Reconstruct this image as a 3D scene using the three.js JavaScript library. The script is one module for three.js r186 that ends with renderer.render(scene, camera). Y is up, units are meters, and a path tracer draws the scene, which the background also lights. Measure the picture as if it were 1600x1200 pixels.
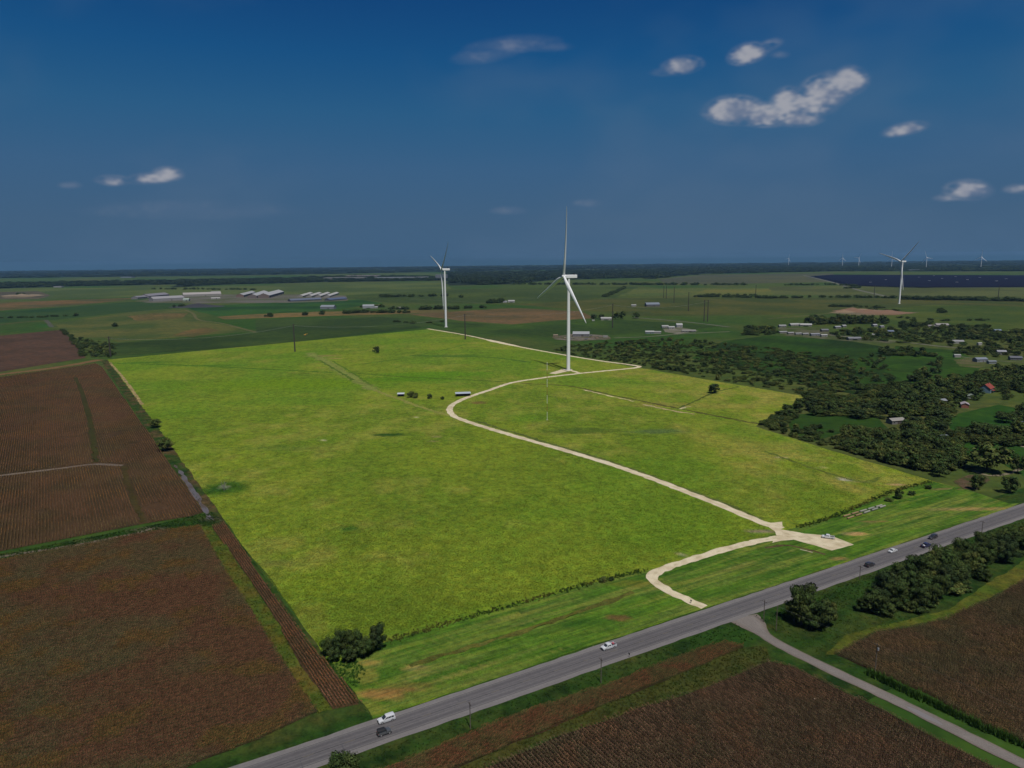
import * as THREE from 'three';
import { mergeGeometries, toCreasedNormals } from 'three/addons/utils/BufferGeometryUtils.js';
import { RoundedBoxGeometry } from 'three/addons/geometries/RoundedBoxGeometry.js';

// ------------------------------------------------------------------ camera
const scene = new THREE.Scene();
const EYE = 140, F = 1100;                        // drone height in metres, focal length in photo pixels (1600 x 1200)
const camera = new THREE.PerspectiveCamera(2 * Math.atan(600 / F) * 180 / Math.PI, 4 / 3, 1, 90000);
camera.position.set(0, EYE, 0);
camera.rotation.order = 'YXZ';
camera.rotation.set(-9.98 * Math.PI / 180, 0, -0.61 * Math.PI / 180);
camera.updateMatrixWorld(true);
scene.add(camera);
const renderer = new THREE.WebGLRenderer({ antialias: true });
renderer.toneMapping = THREE.LinearToneMapping;
renderer.toneMappingExposure = 1;
renderer.shadowMap.enabled = true;

// pixel of the photograph -> point on flat ground (things stand on it), and back
const ROT = new THREE.Matrix4().extractRotation(camera.matrixWorld), INV = ROT.clone().invert();
function ray(px, py) { return new THREE.Vector3((px - 800) / F, (600 - py) / F, -1).applyMatrix4(ROT); }
function P(px, py) { const d = ray(px, py); const t = -EYE / d.y; return [d.x * t, d.z * t]; }
function pix(x, y, z) { const c = new THREE.Vector3(x, y - EYE, z).applyMatrix4(INV); return [800 + F * c.x / -c.z, 600 - F * c.y / -c.z, -c.z]; }
function perMetre(px, py) { const g = P(px, py); return F / pix(g[0], 0, g[1])[2]; }
function inView(x, z, m = 60, y = 0) { const p = pix(x, y, z); return p[2] > 1 && p[0] > -m && p[0] < 1600 + m && p[1] > -m && p[1] < 1200 + m; }

// ------------------------------------------------------------------ noise, random, colour
function rng(seed) { let a = seed >>> 0; return () => { a = (a + 0x6d2b79f5) | 0; let t = Math.imul(a ^ (a >>> 15), 1 | a); t = (t + Math.imul(t ^ (t >>> 7), 61 | t)) ^ t; return ((t ^ (t >>> 14)) >>> 0) / 4294967296; }; }
function hash(i, j, s) { let h = Math.imul(i, 374761393) ^ Math.imul(j, 668265263) ^ Math.imul(s, 2147483647 ^ 40503); h = Math.imul(h ^ (h >>> 13), 1274126177); return ((h ^ (h >>> 16)) >>> 0) / 4294967296; }
function vnoise(x, y, s = 0, per = 0) {
  const i = Math.floor(x), j = Math.floor(y); let u = x - i, v = y - j; u = u * u * (3 - 2 * u); v = v * v * (3 - 2 * v);
  const w = per ? (k) => ((k % per) + per) % per : (k) => k;
  const a = hash(w(i), w(j), s), b = hash(w(i + 1), w(j), s), c = hash(w(i), w(j + 1), s), d = hash(w(i + 1), w(j + 1), s);
  return a + (b - a) * u + (c - a) * v + (a - b - c + d) * u * v;
}
function fbm(x, y, o = 4, s = 0) { let r = 0, a = 0.5, n = 0; for (let k = 0; k < o; k++) { r += a * vnoise(x, y, s + k * 17); n += a; x = x * 2.03 + 5.3; y = y * 2.03 + 1.7; a *= 0.5; } return r / n; }
const smooth = (a, b, x) => { const t = Math.min(1, Math.max(0, (x - a) / (b - a))); return t * t * (3 - 2 * t); };
const mix = (a, b, t) => [a[0] + (b[0] - a[0]) * t, a[1] + (b[1] - a[1]) * t, a[2] + (b[2] - a[2]) * t];
const lin = (c) => { c /= 255; return c <= 0.04045 ? c / 12.92 : ((c + 0.055) / 1.055) ** 2.4; };
const LIT = 1.72;                                  // brightness of a level white surface in this daylight
const A = (r, g, b) => [lin(r) / LIT, lin(g) / LIT, lin(b) / LIT];   // a seen colour -> base colour (linear)
const col = (c) => new THREE.Color().setRGB(c[0], c[1], c[2]);

// ------------------------------------------------------------------ sky (air and fair-weather clouds), sun, haze
const SUN = new THREE.Vector3(0.31 * 0.46, 0.888, 0.95 * 0.46).normalize();
(function sky() {
  const W = 2048, H = 2048, data = new Float32Array(W * H * 4);
  const stops = [[0, 49.9, 73.1, 89.2], [0.2, 49.9, 73.1, 89.2], [0.26, 54.6, 79.9, 100.7], [0.34, 57.8, 84.6, 108.2], [0.45, 60.0, 87.9, 113.5], [0.6, 61.7, 90.2, 117.3], [0.8, 62.8, 91.9, 119.9], [1.1, 63.7, 93.2, 121.9], [1.6, 64.5, 94.3, 123.6], [2.2, 64.9, 94.9, 124.5], [3, 65.2, 95.3, 125.2], [7, 58, 95, 131], [11, 42, 91, 132], [15, 25, 80, 129], [20, 17, 64, 117], [30, 14, 54, 106], [90, 12, 48, 98]];
  const air = (el) => { let k = 0; while (k < stops.length - 2 && el > stops[k + 1][0]) k++; const a = stops[k], b = stops[k + 1], t = Math.min(1, Math.max(0, (el - a[0]) / (b[0] - a[0]))); return [lin(a[1] + (b[1] - a[1]) * t), lin(a[2] + (b[2] - a[2]) * t), lin(a[3] + (b[3] - a[3]) * t)]; };
  // clouds: [px, py, rx, ry, strength, tilt] in photo pixels, turned into directions
  const cl = [
    [1150, 176, 46, 24, 1, 0], [1195, 182, 45, 20, 1, 0], [1235, 165, 28, 26, 1, 0], [1290, 148, 42, 30, 1, -0.35], [1328, 130, 26, 24, 1, -0.3], [1245, 186, 36, 15, 0.8, 0], [1270, 165, 36, 20, 0.8, 0],
    [1066, 104, 30, 15, 0.9, -0.15], [1036, 114, 18, 7, 0.35, 0], [1168, 86, 28, 17, 0.95, -0.25], [1200, 74, 22, 10, 0.4, -0.4], [1218, 86, 14, 6, 0.25, 0],
    [1415, 203, 33, 11, 0.75, -0.2], [1513, 299, 34, 17, 0.8, 0], [1478, 310, 18, 6, 0.5, 0], [1592, 296, 22, 8, 0.55, 0], [1640, 300, 34, 12, 0.7, 0],
    [176, 283, 24, 9, 0.7, 0.05], [235, 280, 34, 10, 0.75, -0.05], [262, 273, 22, 12, 0.75, 0], [110, 290, 16, 6, 0.3, 0],
    [800, 72, 66, 15, 0.3, -0.1], [760, 86, 48, 15, 0.26, -0.15], [850, 74, 40, 9, 0.2, 0], [795, 330, 26, 7, 0.22, 0], [918, 318, 20, 6, 0.22, 0], [300, 330, 150, 16, 0.12, 0],
    [1760, 120, 80, 34, 0.9, -0.1], [-160, 190, 60, 22, 0.8, 0], [-330, 60, 90, 32, 0.9, 0], [600, -260, 120, 40, 0.9, 0], [1900, -160, 130, 46, 0.9, 0],
  ];
  const v = new THREE.Vector3();
  for (let j = 0; j < H; j++) {
    const el = ((j + 0.5) / H - 0.5) * Math.PI, ce = Math.cos(el), se = Math.sin(el), deg = el * 180 / Math.PI, base = air(Math.max(0, deg));
    for (let i = 0; i < W; i++) {
      const ph = ((i + 0.5) / W - 0.5) * 2 * Math.PI;
      let c = base;
      if (el > 0) {
        const x = ce * Math.cos(ph), z = ce * Math.sin(ph);
        // thin high streaks and an uneven bank of whiter haze
        const veil = fbm(ph * 5, deg * 0.16, 4, 7);
        c = mix(c, [0.10, 0.16, 0.25], 0.22 * smooth(0.45, 0.8, veil) * smooth(40, 8, deg));
        if (z < -0.1 && deg < 45) {
          v.set(x, se, z).applyMatrix4(INV);
          if (v.z < -0.2) {
            const px = 800 + F * v.x / -v.z, py = 600 - F * v.y / -v.z;
            let d = 0;
            for (const [cx, cy, rx, ry, st, tl] of cl) {
              const dx = px - cx, dy = py - cy; if (Math.abs(dx) > rx * 1.9 || Math.abs(dy) > rx * 1.9) continue;
              const ct = Math.cos(tl), sn = Math.sin(tl), ex = (dx * ct + dy * sn) / rx, ey0 = (-dx * sn + dy * ct) / ry, ey = ey0 > 0 ? ey0 * 1.35 : ey0, r = ex * ex + ey * ey;
              if (r < 2.6) { const q = st * (1 - r * 0.62); if (q > d) d = q; }
            }
            if (d > 0) {
              const n = fbm(px * 0.055, py * 0.075, 5, 31), fine = fbm(px * 0.16, py * 0.2, 3, 77);
              const a = d < 0.36 && py < 140 && px < 950 || d < 0.3 ? d * (0.3 + 1.3 * fbm(px * 0.02, py * 0.09, 4, 55)) : smooth(-0.02, 1.0, d * 1.15 + (n - 0.5) * 1.2 + (fine - 0.5) * 0.55) * Math.min(1, d * 1.6);
              const thick = smooth(0.28, 0.78, fbm(px * 0.04 + 3, py * 0.055, 5, 91) + (fine - 0.5) * 0.45 + (a - 0.6) * 0.25);
              c = mix(c, mix([lin(104), lin(118), lin(143)], [lin(158), lin(160), lin(169)], thick), a * 0.95);
            }
          }
        } else if (deg > 8) {
          const w = 1 / Math.max(0.12, se), n = fbm(x * w * 1.1 + 9, z * w * 1.1, 5, 3);
          const a = smooth(0.62, 0.72, n); c = mix(c, [lin(140), lin(146), lin(164)], a * 0.85);
        }
      }
      const k = (j * W + i) * 4; data[k] = c[0]; data[k + 1] = c[1]; data[k + 2] = c[2]; data[k + 3] = 1;
    }
  }
  const t = new THREE.DataTexture(data, W, H, THREE.RGBAFormat, THREE.FloatType);
  t.mapping = THREE.EquirectangularReflectionMapping; t.magFilter = THREE.LinearFilter; t.minFilter = THREE.LinearFilter; t.needsUpdate = true;
  scene.background = t; scene.environment = t;
})();
const sun = new THREE.DirectionalLight(new THREE.Color(1, 0.965, 0.9), 5);
sun.position.copy(SUN).multiplyScalar(2000); sun.castShadow = true;
Object.assign(sun.shadow.camera, { left: -1500, right: 1500, top: 1500, bottom: -1500, near: 1, far: 6000 });
sun.shadow.mapSize.set(4096, 4096); scene.add(sun); scene.add(sun.target);
scene.fog = new THREE.FogExp2(new THREE.Color().setRGB(0.24, 0.52, 0.95), 0.000016);

// ------------------------------------------------------------------ names and labels
const taken = Object.create(null);
function numbered(n) { const k = taken[n] = (taken[n] ?? -1) + 1; return k ? n + '_' + String(k).padStart(3, '0') : n; }
function tag(o, label, category, group, kind) { o.userData.label = label; if (category) o.userData.category = category; if (group) o.userData.group = group; if (kind) o.userData.kind = kind; return o; }
function thing(name, label, category, group, x = 0, y = 0, z = 0, turn = 0) { const o = new THREE.Group(); o.name = numbered(name); o.position.set(x, y, z); o.rotation.y = turn; tag(o, label, category, group); scene.add(o); return o; }
function part(name, geo, mat, parent) { const m = new THREE.Mesh(geo, mat); m.name = name; parent.add(m); return m; }
function copyOf(o, x, z, turn, label, group, y) { const c = o.clone(); c.name = numbered(o.name.replace(/_\d+$/, '')); c.position.set(x, y ?? o.position.y, z); c.rotation.y = turn; c.userData = { ...o.userData }; if (label) c.userData.label = label; if (group) c.userData.group = group; scene.add(c); return c; }
function mat(c, rough = 0.9, extra = {}) { return new THREE.MeshStandardMaterial({ color: col(c), roughness: rough, metalness: 0, ...extra }); }
function box(w, h, d, x = 0, y = 0, z = 0, ry = 0) { const g = new THREE.BoxGeometry(w, h, d); if (ry) g.rotateY(ry); g.translate(x, y, z); return g; }
function cyl(r0, r1, h, x, y, z, n = 10) { const g = new THREE.CylinderGeometry(r1, r0, h, n); g.translate(x, y + h / 2, z); return g; }

// ------------------------------------------------------------------ textures (grain only: tiles that repeat in metres)
function tile(N, fn) {
  const d = new Uint8Array(N * N * 4), enc = (v) => { v = Math.min(1, Math.max(0, v)); return Math.round(255 * (v <= 0.0031308 ? v * 12.92 : 1.055 * v ** (1 / 2.4) - 0.055)); };
  for (let j = 0; j < N; j++) for (let i = 0; i < N; i++) { const c = fn(i / N, j / N), k = (j * N + i) * 4; d[k] = enc(c[0]); d[k + 1] = enc(c[1]); d[k + 2] = enc(c[2]); d[k + 3] = 255; }
  const t = new THREE.DataTexture(d, N, N); t.colorSpace = THREE.SRGBColorSpace; t.wrapS = t.wrapT = THREE.RepeatWrapping; t.magFilter = THREE.LinearFilter; t.minFilter = THREE.LinearMipmapLinearFilter; t.generateMipmaps = true; t.needsUpdate = true; return t;
}
function grey(N, fn) { return tile(N, (u, v) => { const g = fn(u, v); return [g, g, g]; }); }
const TM = 0.70;                                   // mean of a tile; vertex colours are divided by it
const grassTile = tile(1024, (u, v) => {           // 130 m: blades, tufts, seed heads
  const a = vnoise(u * 36, v * 36, 1, 36), b = vnoise(u * 92, v * 92, 2, 92), c = vnoise(u * 230, v * 230, 3, 230), d = vnoise(u * 512, v * 512, 4, 512), e = vnoise(u * 60, v * 60, 9, 60);
  const n = 0.22 * a + 0.26 * b + 0.30 * c + 0.22 * d, k = 0.70 + (n - 0.5) * 1.15 - (c > 0.8 && b > 0.5 ? 0.14 : 0), y = (e - 0.5) * 0.3 + (b - 0.5) * 0.18;
  return [k * (1 + y * 0.75), k, k * (1 - y * 0.2)];
});
const mownTile = tile(1024, (u, v) => {            // 130 m, streaked along u: mower swaths and wheel lines
  const s = vnoise(u * 10, v * 150, 11, 50 * 3), a = vnoise(u * 24, v * 330, 12, 330), b = vnoise(u * 90, v * 90, 13, 90), c = vnoise(u * 300, v * 300, 14, 300), w = vnoise(u * 5, v * 60, 15, 60);
  const n = 0.26 * s + 0.2 * a + 0.2 * b + 0.2 * c + 0.14 * w, k = 0.70 + (n - 0.5) * 1.2, y = (s - 0.5) * 0.55 + (w - 0.5) * 0.3;
  return [k * (1 + y * 0.6), k, k * (1 - y * 0.3)];
});
const fieldTile = tile(1024, (u, v) => {           // 500 m for far farmland
  const s = vnoise(u * 12, v * 120, 21, 120), a = vnoise(u * 60, v * 60, 22, 60), b = vnoise(u * 160, v * 160, 23, 160), c = vnoise(u * 400, v * 400, 24, 400);
  const n = 0.26 * s + 0.28 * a + 0.24 * b + 0.22 * c, k = 0.70 + (n - 0.5) * 0.7, y = (a - 0.5) * 0.25;
  return [k * (1 + y), k, k * (1 - y * 0.4)];
});
const soilTile = tile(512, (u, v) => { const n = 0.4 * vnoise(u * 40, v * 40, 31, 40) + 0.35 * vnoise(u * 120, v * 120, 32, 120) + 0.25 * vnoise(u * 256, v * 256, 33, 256), k = 0.70 + (n - 0.5) * 0.8; return [k, k, k]; });
const gravelTile = tile(512, (u, v) => { const r = vnoise(u * 6, v * 64, 41, 64), n = 0.3 * vnoise(u * 50, v * 50, 42, 50) + 0.4 * vnoise(u * 200, v * 200, 43, 200) + 0.3 * r, k = 0.70 + (n - 0.5) * 0.42; return [k, k, k * 0.99]; });
const bumpTile = grey(512, (u, v) => 0.5 * vnoise(u * 64, v * 64, 51, 64) + 0.5 * vnoise(u * 200, v * 200, 52, 200));
function groundMat(t, rough = 1, bump = 0.12) { return new THREE.MeshPhysicalMaterial({ map: t, vertexColors: true, roughness: rough, metalness: 0, specularIntensity: 0.15, bumpMap: bump ? bumpTile : null, bumpScale: bump }); }
const M_grass = groundMat(grassTile, 1, 0.16), M_mown = groundMat(mownTile, 1, 0.08), M_field = groundMat(fieldTile, 1, 0), M_soil = groundMat(soilTile, 1, 0.1), M_gravel = groundMat(gravelTile, 1, 0.03);

// ------------------------------------------------------------------ ground sheets
const px = (list) => list.map(([a, b]) => P(a, b));
function inside(poly, x, z) { let c = false; for (let i = 0, j = poly.length - 1; i < poly.length; j = i++) { const [xi, zi] = poly[i], [xj, zj] = poly[j]; if ((zi > z) !== (zj > z) && x < (xj - xi) * (z - zi) / (zj - zi) + xi) c = !c; } return c; }
function toLine(line, x, z) { let m = 1e9; for (let i = 0; i + 1 < line.length; i++) { const [ax, az] = line[i], [bx, bz] = line[i + 1], dx = bx - ax, dz = bz - az, t = Math.min(1, Math.max(0, ((x - ax) * dx + (z - az) * dz) / (dx * dx + dz * dz || 1))); m = Math.min(m, Math.hypot(x - ax - dx * t, z - az - dz * t)); } return m; }
function ragged(poly, seg, amp, s = 5) {           // natural edge: split the sides and shift them a little
  const out = [];
  for (let i = 0; i < poly.length; i++) { const a = poly[i], b = poly[(i + 1) % poly.length], L = Math.hypot(b[0] - a[0], b[1] - a[1]), n = Math.max(1, Math.min(160, Math.round(L / seg)));
    for (let k = 0; k < n; k++) { const x = a[0] + (b[0] - a[0]) * k / n, z = a[1] + (b[1] - a[1]) * k / n, o = (vnoise(x / seg / 1.7, z / seg / 1.7, s) - 0.5) * 2 * amp; out.push([x - (b[1] - a[1]) / L * o, z + (b[0] - a[0]) / L * o]); } }
  return out;
}
function clipHalf(poly, ax, v, keepLow) { const out = []; for (let i = 0; i < poly.length; i++) { const a = poly[i], b = poly[(i + 1) % poly.length], ia = keepLow ? a[ax] <= v : a[ax] >= v, ib = keepLow ? b[ax] <= v : b[ax] >= v; if (ia) out.push(a); if (ia !== ib) { const t = (v - a[ax]) / (b[ax] - a[ax]); out.push([a[0] + (b[0] - a[0]) * t, a[1] + (b[1] - a[1]) * t]); } } return out; }
function sheet(name, poly, y, cell, colour, material, uvM = 130, turn = 0, parent = scene) {
  const pos = [], uv = [], vc = [], idx = [], seen = new Map(), ct = Math.cos(turn), st = Math.sin(turn);
  const vert = (x, z) => { const key = Math.round(x * 200) + '_' + Math.round(z * 200); let k = seen.get(key); if (k === undefined) { k = pos.length / 3; seen.set(key, k); pos.push(x, y, z); uv.push((x * ct + z * st) / uvM, (-x * st + z * ct) / uvM); const c = colour(x, z); vc.push(c[0] / TM, c[1] / TM, c[2] / TM); } return k; };
  const xs = poly.map((p) => p[0]), zs = poly.map((p) => p[1]), x0 = Math.floor(Math.min(...xs) / cell), x1 = Math.ceil(Math.max(...xs) / cell), z0 = Math.floor(Math.min(...zs) / cell), z1 = Math.ceil(Math.max(...zs) / cell);
  for (let j = z0; j < z1; j++) {
    const strip = clipHalf(clipHalf(poly, 1, j * cell, false), 1, (j + 1) * cell, true); if (strip.length < 3) continue;
    const sx = strip.map((p) => p[0]), a = Math.max(x0, Math.floor(Math.min(...sx) / cell)), b = Math.min(x1, Math.ceil(Math.max(...sx) / cell));
    for (let i = a; i < b; i++) {
      const c = clipHalf(clipHalf(strip, 0, i * cell, false), 0, (i + 1) * cell, true); if (c.length < 3) continue;
      const pts = []; for (const p of c) { const q = pts[pts.length - 1]; if (!q || Math.hypot(q[0] - p[0], q[1] - p[1]) > 0.004) pts.push(p); }
      if (pts.length < 3) continue;
      const v2 = pts.map((p) => new THREE.Vector2(p[0], p[1]));
      const tri = pts.length === 4 ? [[0, 1, 2], [0, 2, 3]] : THREE.ShapeUtils.triangulateShape(v2, []);
      for (const t of tri) { const k = t.map((m) => vert(pts[m][0], pts[m][1])); const [q, r, s] = t.map((m) => pts[m]); const ar = (r[0] - q[0]) * (s[1] - q[1]) - (r[1] - q[1]) * (s[0] - q[0]); if (Math.abs(ar) < 1e-5) continue; if (ar < 0) idx.push(k[0], k[1], k[2]); else idx.push(k[0], k[2], k[1]); }
    }
  }
  const g = new THREE.BufferGeometry(); g.setAttribute('position', new THREE.Float32BufferAttribute(pos, 3)); g.setAttribute('uv', new THREE.Float32BufferAttribute(uv, 2)); g.setAttribute('color', new THREE.Float32BufferAttribute(vc, 3));
  const nn = new Float32Array(pos.length); for (let i = 1; i < nn.length; i += 3) nn[i] = 1; g.setAttribute('normal', new THREE.BufferAttribute(nn, 3)); g.setIndex(idx);
  const m = new THREE.Mesh(g, material); m.name = parent === scene ? numbered(name) : name; if (parent === scene) m.userData.kind = 'structure'; parent.add(m); return m;
}
function curve(list, step = 3, closed = false) { const c = new THREE.CatmullRomCurve3(list.map(([x, z]) => new THREE.Vector3(x, 0, z)), closed, 'centripetal'); const n = Math.max(2, Math.ceil(c.getLength() / step)); return c.getSpacedPoints(n).map((p) => [p.x, p.z]); }
function ribbon(name, line, width, y, colour, material, { rag = 0.15, uvM = 12, crown = 0, parent = scene, label } = {}) {
  const pos = [], uv = [], vc = [], idx = []; let s = 0; const K = 4;
  for (let i = 0; i < line.length; i++) {
    const a = line[Math.max(0, i - 1)], b = line[Math.min(line.length - 1, i + 1)], L = Math.hypot(b[0] - a[0], b[1] - a[1]) || 1, nx = -(b[1] - a[1]) / L, nz = (b[0] - a[0]) / L;
    if (i) s += Math.hypot(line[i][0] - line[i - 1][0], line[i][1] - line[i - 1][1]);
    const w = typeof width === 'function' ? width(s, line[i]) : width;
    for (let k = 0; k <= K; k++) {
      const f = k / K - 0.5, e = (k === 0 || k === K) ? (vnoise(s / 4, k, 61) - 0.5 + (vnoise(s / 1.3, k, 62) - 0.5) * 0.6) * rag * w * 2 * Math.sign(f) : 0, o = f * w + e, x = line[i][0] + nx * o, z = line[i][1] + nz * o;
      pos.push(x, y + crown * (1 - 4 * f * f), z); uv.push(s / uvM, o / uvM); const c = colour(x, z, f, s); vc.push(c[0] / TM, c[1] / TM, c[2] / TM);
      if (i && k) { const q = i * (K + 1) + k, r = q - K - 1; idx.push(r - 1, r, q - 1, r, q, q - 1); }
    }
  }
  const g = new THREE.BufferGeometry(); g.setAttribute('position', new THREE.Float32BufferAttribute(pos, 3)); g.setAttribute('uv', new THREE.Float32BufferAttribute(uv, 2)); g.setAttribute('color', new THREE.Float32BufferAttribute(vc, 3)); g.setIndex(idx); g.computeVertexNormals();
  if (g.attributes.normal.array[1] < 0) { const ix = g.index.array; for (let i = 0; i < ix.length; i += 3) { const t = ix[i]; ix[i] = ix[i + 1]; ix[i + 1] = t; } g.computeVertexNormals(); }
  const m = new THREE.Mesh(g, material); m.name = parent === scene ? numbered(name) : name; if (parent === scene) m.userData.kind = 'structure'; if (label) m.userData.label = label; parent.add(m); return m;
}
const flat = (c, v = 0.12, sc = 30, s = 3) => (x, z) => { const n = 1 + (fbm(x / sc, z / sc, 3, s) - 0.5) * 2 * v; return [c[0] * n, c[1] * n, c[2] * n]; };
const two = (a, b, sc = 60, s = 3, lo = 0.35, hi = 0.65) => (x, z) => mix(a, b, smooth(lo, hi, fbm(x / sc, z / sc, 4, s)));

// road frame: R runs along the highway (up to the right), N across it towards the camera
const R = [0.8737, -0.4866], N = [0.4866, 0.8737];
const rOff = (p) => p[0] * N[0] + p[1] * N[1], rAlong = (p) => p[0] * R[0] + p[1] * R[1];
const TOPOFF = rOff(P(400, 1186)), MID = TOPOFF + 6.2;
const onRoad = (along, off) => [R[0] * along + N[0] * off, R[1] * along + N[1] * off];
const B1 = P(583, 1121), B2 = P(170, 560), D1 = (() => { const d = [B2[0] - B1[0], B2[1] - B1[1]], l = Math.hypot(...d); return [d[0] / l, d[1] / l]; })();

// base ground to the horizon
(function () {
  const pos = [], uv = [], vc = [], idx = [], rings = [0, 60, 120]; let r = 120; while (r < 18500) { r *= 1.09; rings.push(r); } const S = 180;
  const c0 = A(52, 80, 28), c1 = A(74, 88, 38), c2 = A(88, 88, 48);
  for (let i = 0; i < rings.length; i++) for (let k = 0; k <= S; k++) {
    const a = k / S * Math.PI * 2, x = Math.sin(a) * rings[i], z = -Math.cos(a) * rings[i] - 300; pos.push(x, -0.2, z); uv.push(x / 500, z / 500);
    const n = fbm(x / 400, z / 400, 4, 91), m = fbm(x / 120 + 7, z / 120, 3, 92), c = mix(mix(c0, c1, smooth(0.35, 0.65, n)), c2, smooth(0.5, 0.75, m) * 0.6); vc.push(c[0] / TM, c[1] / TM, c[2] / TM);
    if (i && k) { const q = i * (S + 1) + k, p = q - S - 1; idx.push(p - 1, p, q - 1, p, q, q - 1); }
  }
  const g = new THREE.BufferGeometry(); g.setAttribute('position', new THREE.Float32BufferAttribute(pos, 3)); g.setAttribute('uv', new THREE.Float32BufferAttribute(uv, 2)); g.setAttribute('color', new THREE.Float32BufferAttribute(vc, 3)); g.setIndex(idx); g.computeVertexNormals();
  if (g.attributes.normal.array[3 * 500 + 1] < 0) { const ix = g.index.array; for (let i = 0; i < ix.length; i += 3) { const t = ix[i]; ix[i] = ix[i + 1]; ix[i + 1] = t; } g.computeVertexNormals(); }
  const m = new THREE.Mesh(g, M_field); m.name = 'ground'; m.userData = { kind: 'structure' }; scene.add(m);
})();

// farmland beyond the pasture: [pixels, two colours, name]
const far = [
  [[[-200, 452], [230, 449], [700, 440], [705, 453], [530, 462], [240, 463], [-200, 476]], [74, 84, 48], [62, 76, 42], 'field'],
  [[[0, 456], [60, 455], [80, 462], [60, 467], [-40, 468]], [80, 74, 66], [72, 68, 60], 'plowed_field'],
  [[[-100, 490], [0, 473], [150, 467], [230, 465], [150, 474], [60, 481], [-100, 492]], [92, 74, 52], [70, 70, 44], 'plowed_field'],
  [[[-100, 496], [60, 483], [200, 472], [285, 472], [290, 480], [180, 490], [90, 499], [-100, 510]], [34, 58, 34], [48, 68, 36], 'field'],
  [[[-100, 512], [70, 503], [82, 512], [-100, 530]], [44, 74, 32], [52, 72, 32], 'field'],
  [[[85, 506], [150, 495], [290, 482], [310, 500], [400, 517], [185, 534], [160, 527], [110, 528]], [78, 80, 46], [60, 74, 38], 'field'],
  [[[200, 494], [240, 489], [295, 489], [285, 497], [215, 502]], [92, 78, 52], [80, 76, 46], 'field'],
  [[[285, 518], [320, 511], [345, 516], [300, 527], [270, 524]], [92, 76, 52], [76, 74, 44], 'field'],
  [[[172, 537], [300, 527], [400, 520], [640, 505], [660, 512], [400, 540], [180, 556]], [50, 66, 32], [42, 58, 28], 'field'],
  [[[338, 495], [400, 491], [500, 487], [700, 484], [700, 488], [500, 494], [350, 499]], [100, 84, 56], [88, 80, 52], 'field'],
  [[[290, 480], [400, 474], [560, 468], [600, 474], [500, 486], [400, 490], [340, 494], [305, 486]], [46, 74, 34], [36, 62, 32], 'field'],
  [[[520, 464], [705, 452], [1000, 447], [960, 466], [800, 476], [640, 474], [600, 472]], [62, 74, 36], [54, 68, 34], 'field'],
  [[[400, 499], [590, 495], [700, 500], [660, 512], [400, 537]], [52, 68, 34], [46, 62, 32], 'field'],
  [[[640, 491], [720, 486], [800, 481], [905, 486], [930, 497], [860, 501], [800, 507], [720, 501]], [92, 75, 56], [82, 72, 50], 'plowed_field'],
  [[[780, 474], [960, 466], [1330, 465], [1600, 470], [1600, 486], [1200, 492], [1000, 494], [905, 484]], [70, 72, 38], [58, 68, 34], 'field'],
  [[[690, 503], [800, 507], [930, 498], [1130, 508], [1050, 520], [960, 528], [880, 530], [760, 522], [680, 513]], [54, 74, 32], [46, 64, 30], 'field'],
  [[[950, 462], [980, 451], [1100, 450], [1330, 449], [1330, 458], [1100, 462]], [78, 84, 46], [70, 84, 46], 'field'],
  [[[1030, 436], [1100, 429], [1300, 427], [1330, 440], [1170, 443], [1040, 444]], [72, 74, 56], [66, 70, 58], 'plowed_field'],
  [[[1100, 453], [1200, 450], [1260, 452], [1180, 457], [1090, 457]], [92, 90, 48], [80, 88, 44], 'field'],
  [[[1200, 448], [1320, 446], [1440, 449], [1640, 450], [1640, 463], [1400, 464], [1210, 460]], [76, 82, 50], [68, 74, 44], 'field'],
  [[[1190, 494], [1300, 488], [1460, 476], [1640, 480], [1640, 525], [1500, 520], [1420, 512], [1260, 508], [1190, 510]], [66, 76, 34], [56, 72, 30], 'field'],
  [[[1130, 533], [1200, 524], [1310, 530], [1400, 545], [1480, 570], [1480, 600], [1400, 625], [1330, 615], [1260, 600], [1160, 575], [1080, 560]], [48, 76, 26], [38, 60, 24], 'meadow'],
  [[[1400, 540], [1500, 548], [1535, 572], [1520, 590], [1430, 600], [1380, 580]], [54, 84, 28], [46, 72, 26], 'meadow'],
  [[[1232, 650], [1300, 640], [1370, 652], [1400, 680], [1330, 672], [1270, 690], [1235, 675]], [44, 72, 26], [50, 76, 28], 'meadow'],
  [[[1480, 650], [1560, 632], [1650, 650], [1700, 760], [1600, 745], [1560, 720], [1500, 720]], [42, 76, 26], [48, 82, 28], 'meadow'],
  [[[1214, 448.5], [1270, 446.5], [1274, 450.5], [1212, 451.5]], [62, 54, 60], [56, 50, 56], 'plowed_field'],
  [[[1260, 432], [1300, 429], [1610, 430], [1700, 448], [1440, 450], [1330, 447]], [20, 22, 34], [22, 26, 38], 'solar_farm_ground'],
];
far.forEach(([pl, a, b, name], i) => { if (name === 'meadow') { a = a.map((v) => v * 0.84); b = b.map((v) => v * 0.86); } const d = Math.max(...px(pl).map((p) => -p[1])); sheet(name, ragged(px(pl), Math.max(8, d / 90), d / 700, i), -0.16 + 0.006 * (i % 12) + (i > 20 ? 0.03 : 0), Math.max(12, d / 70), two(A(...a.map((v, q) => v * [1.16, 1.16, 1.02][q])), A(...b.map((v, q) => v * [1.1, 1.1, 1][q])), Math.max(25, d / 18), i * 3), M_field, 500, i * 0.7); });

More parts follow.
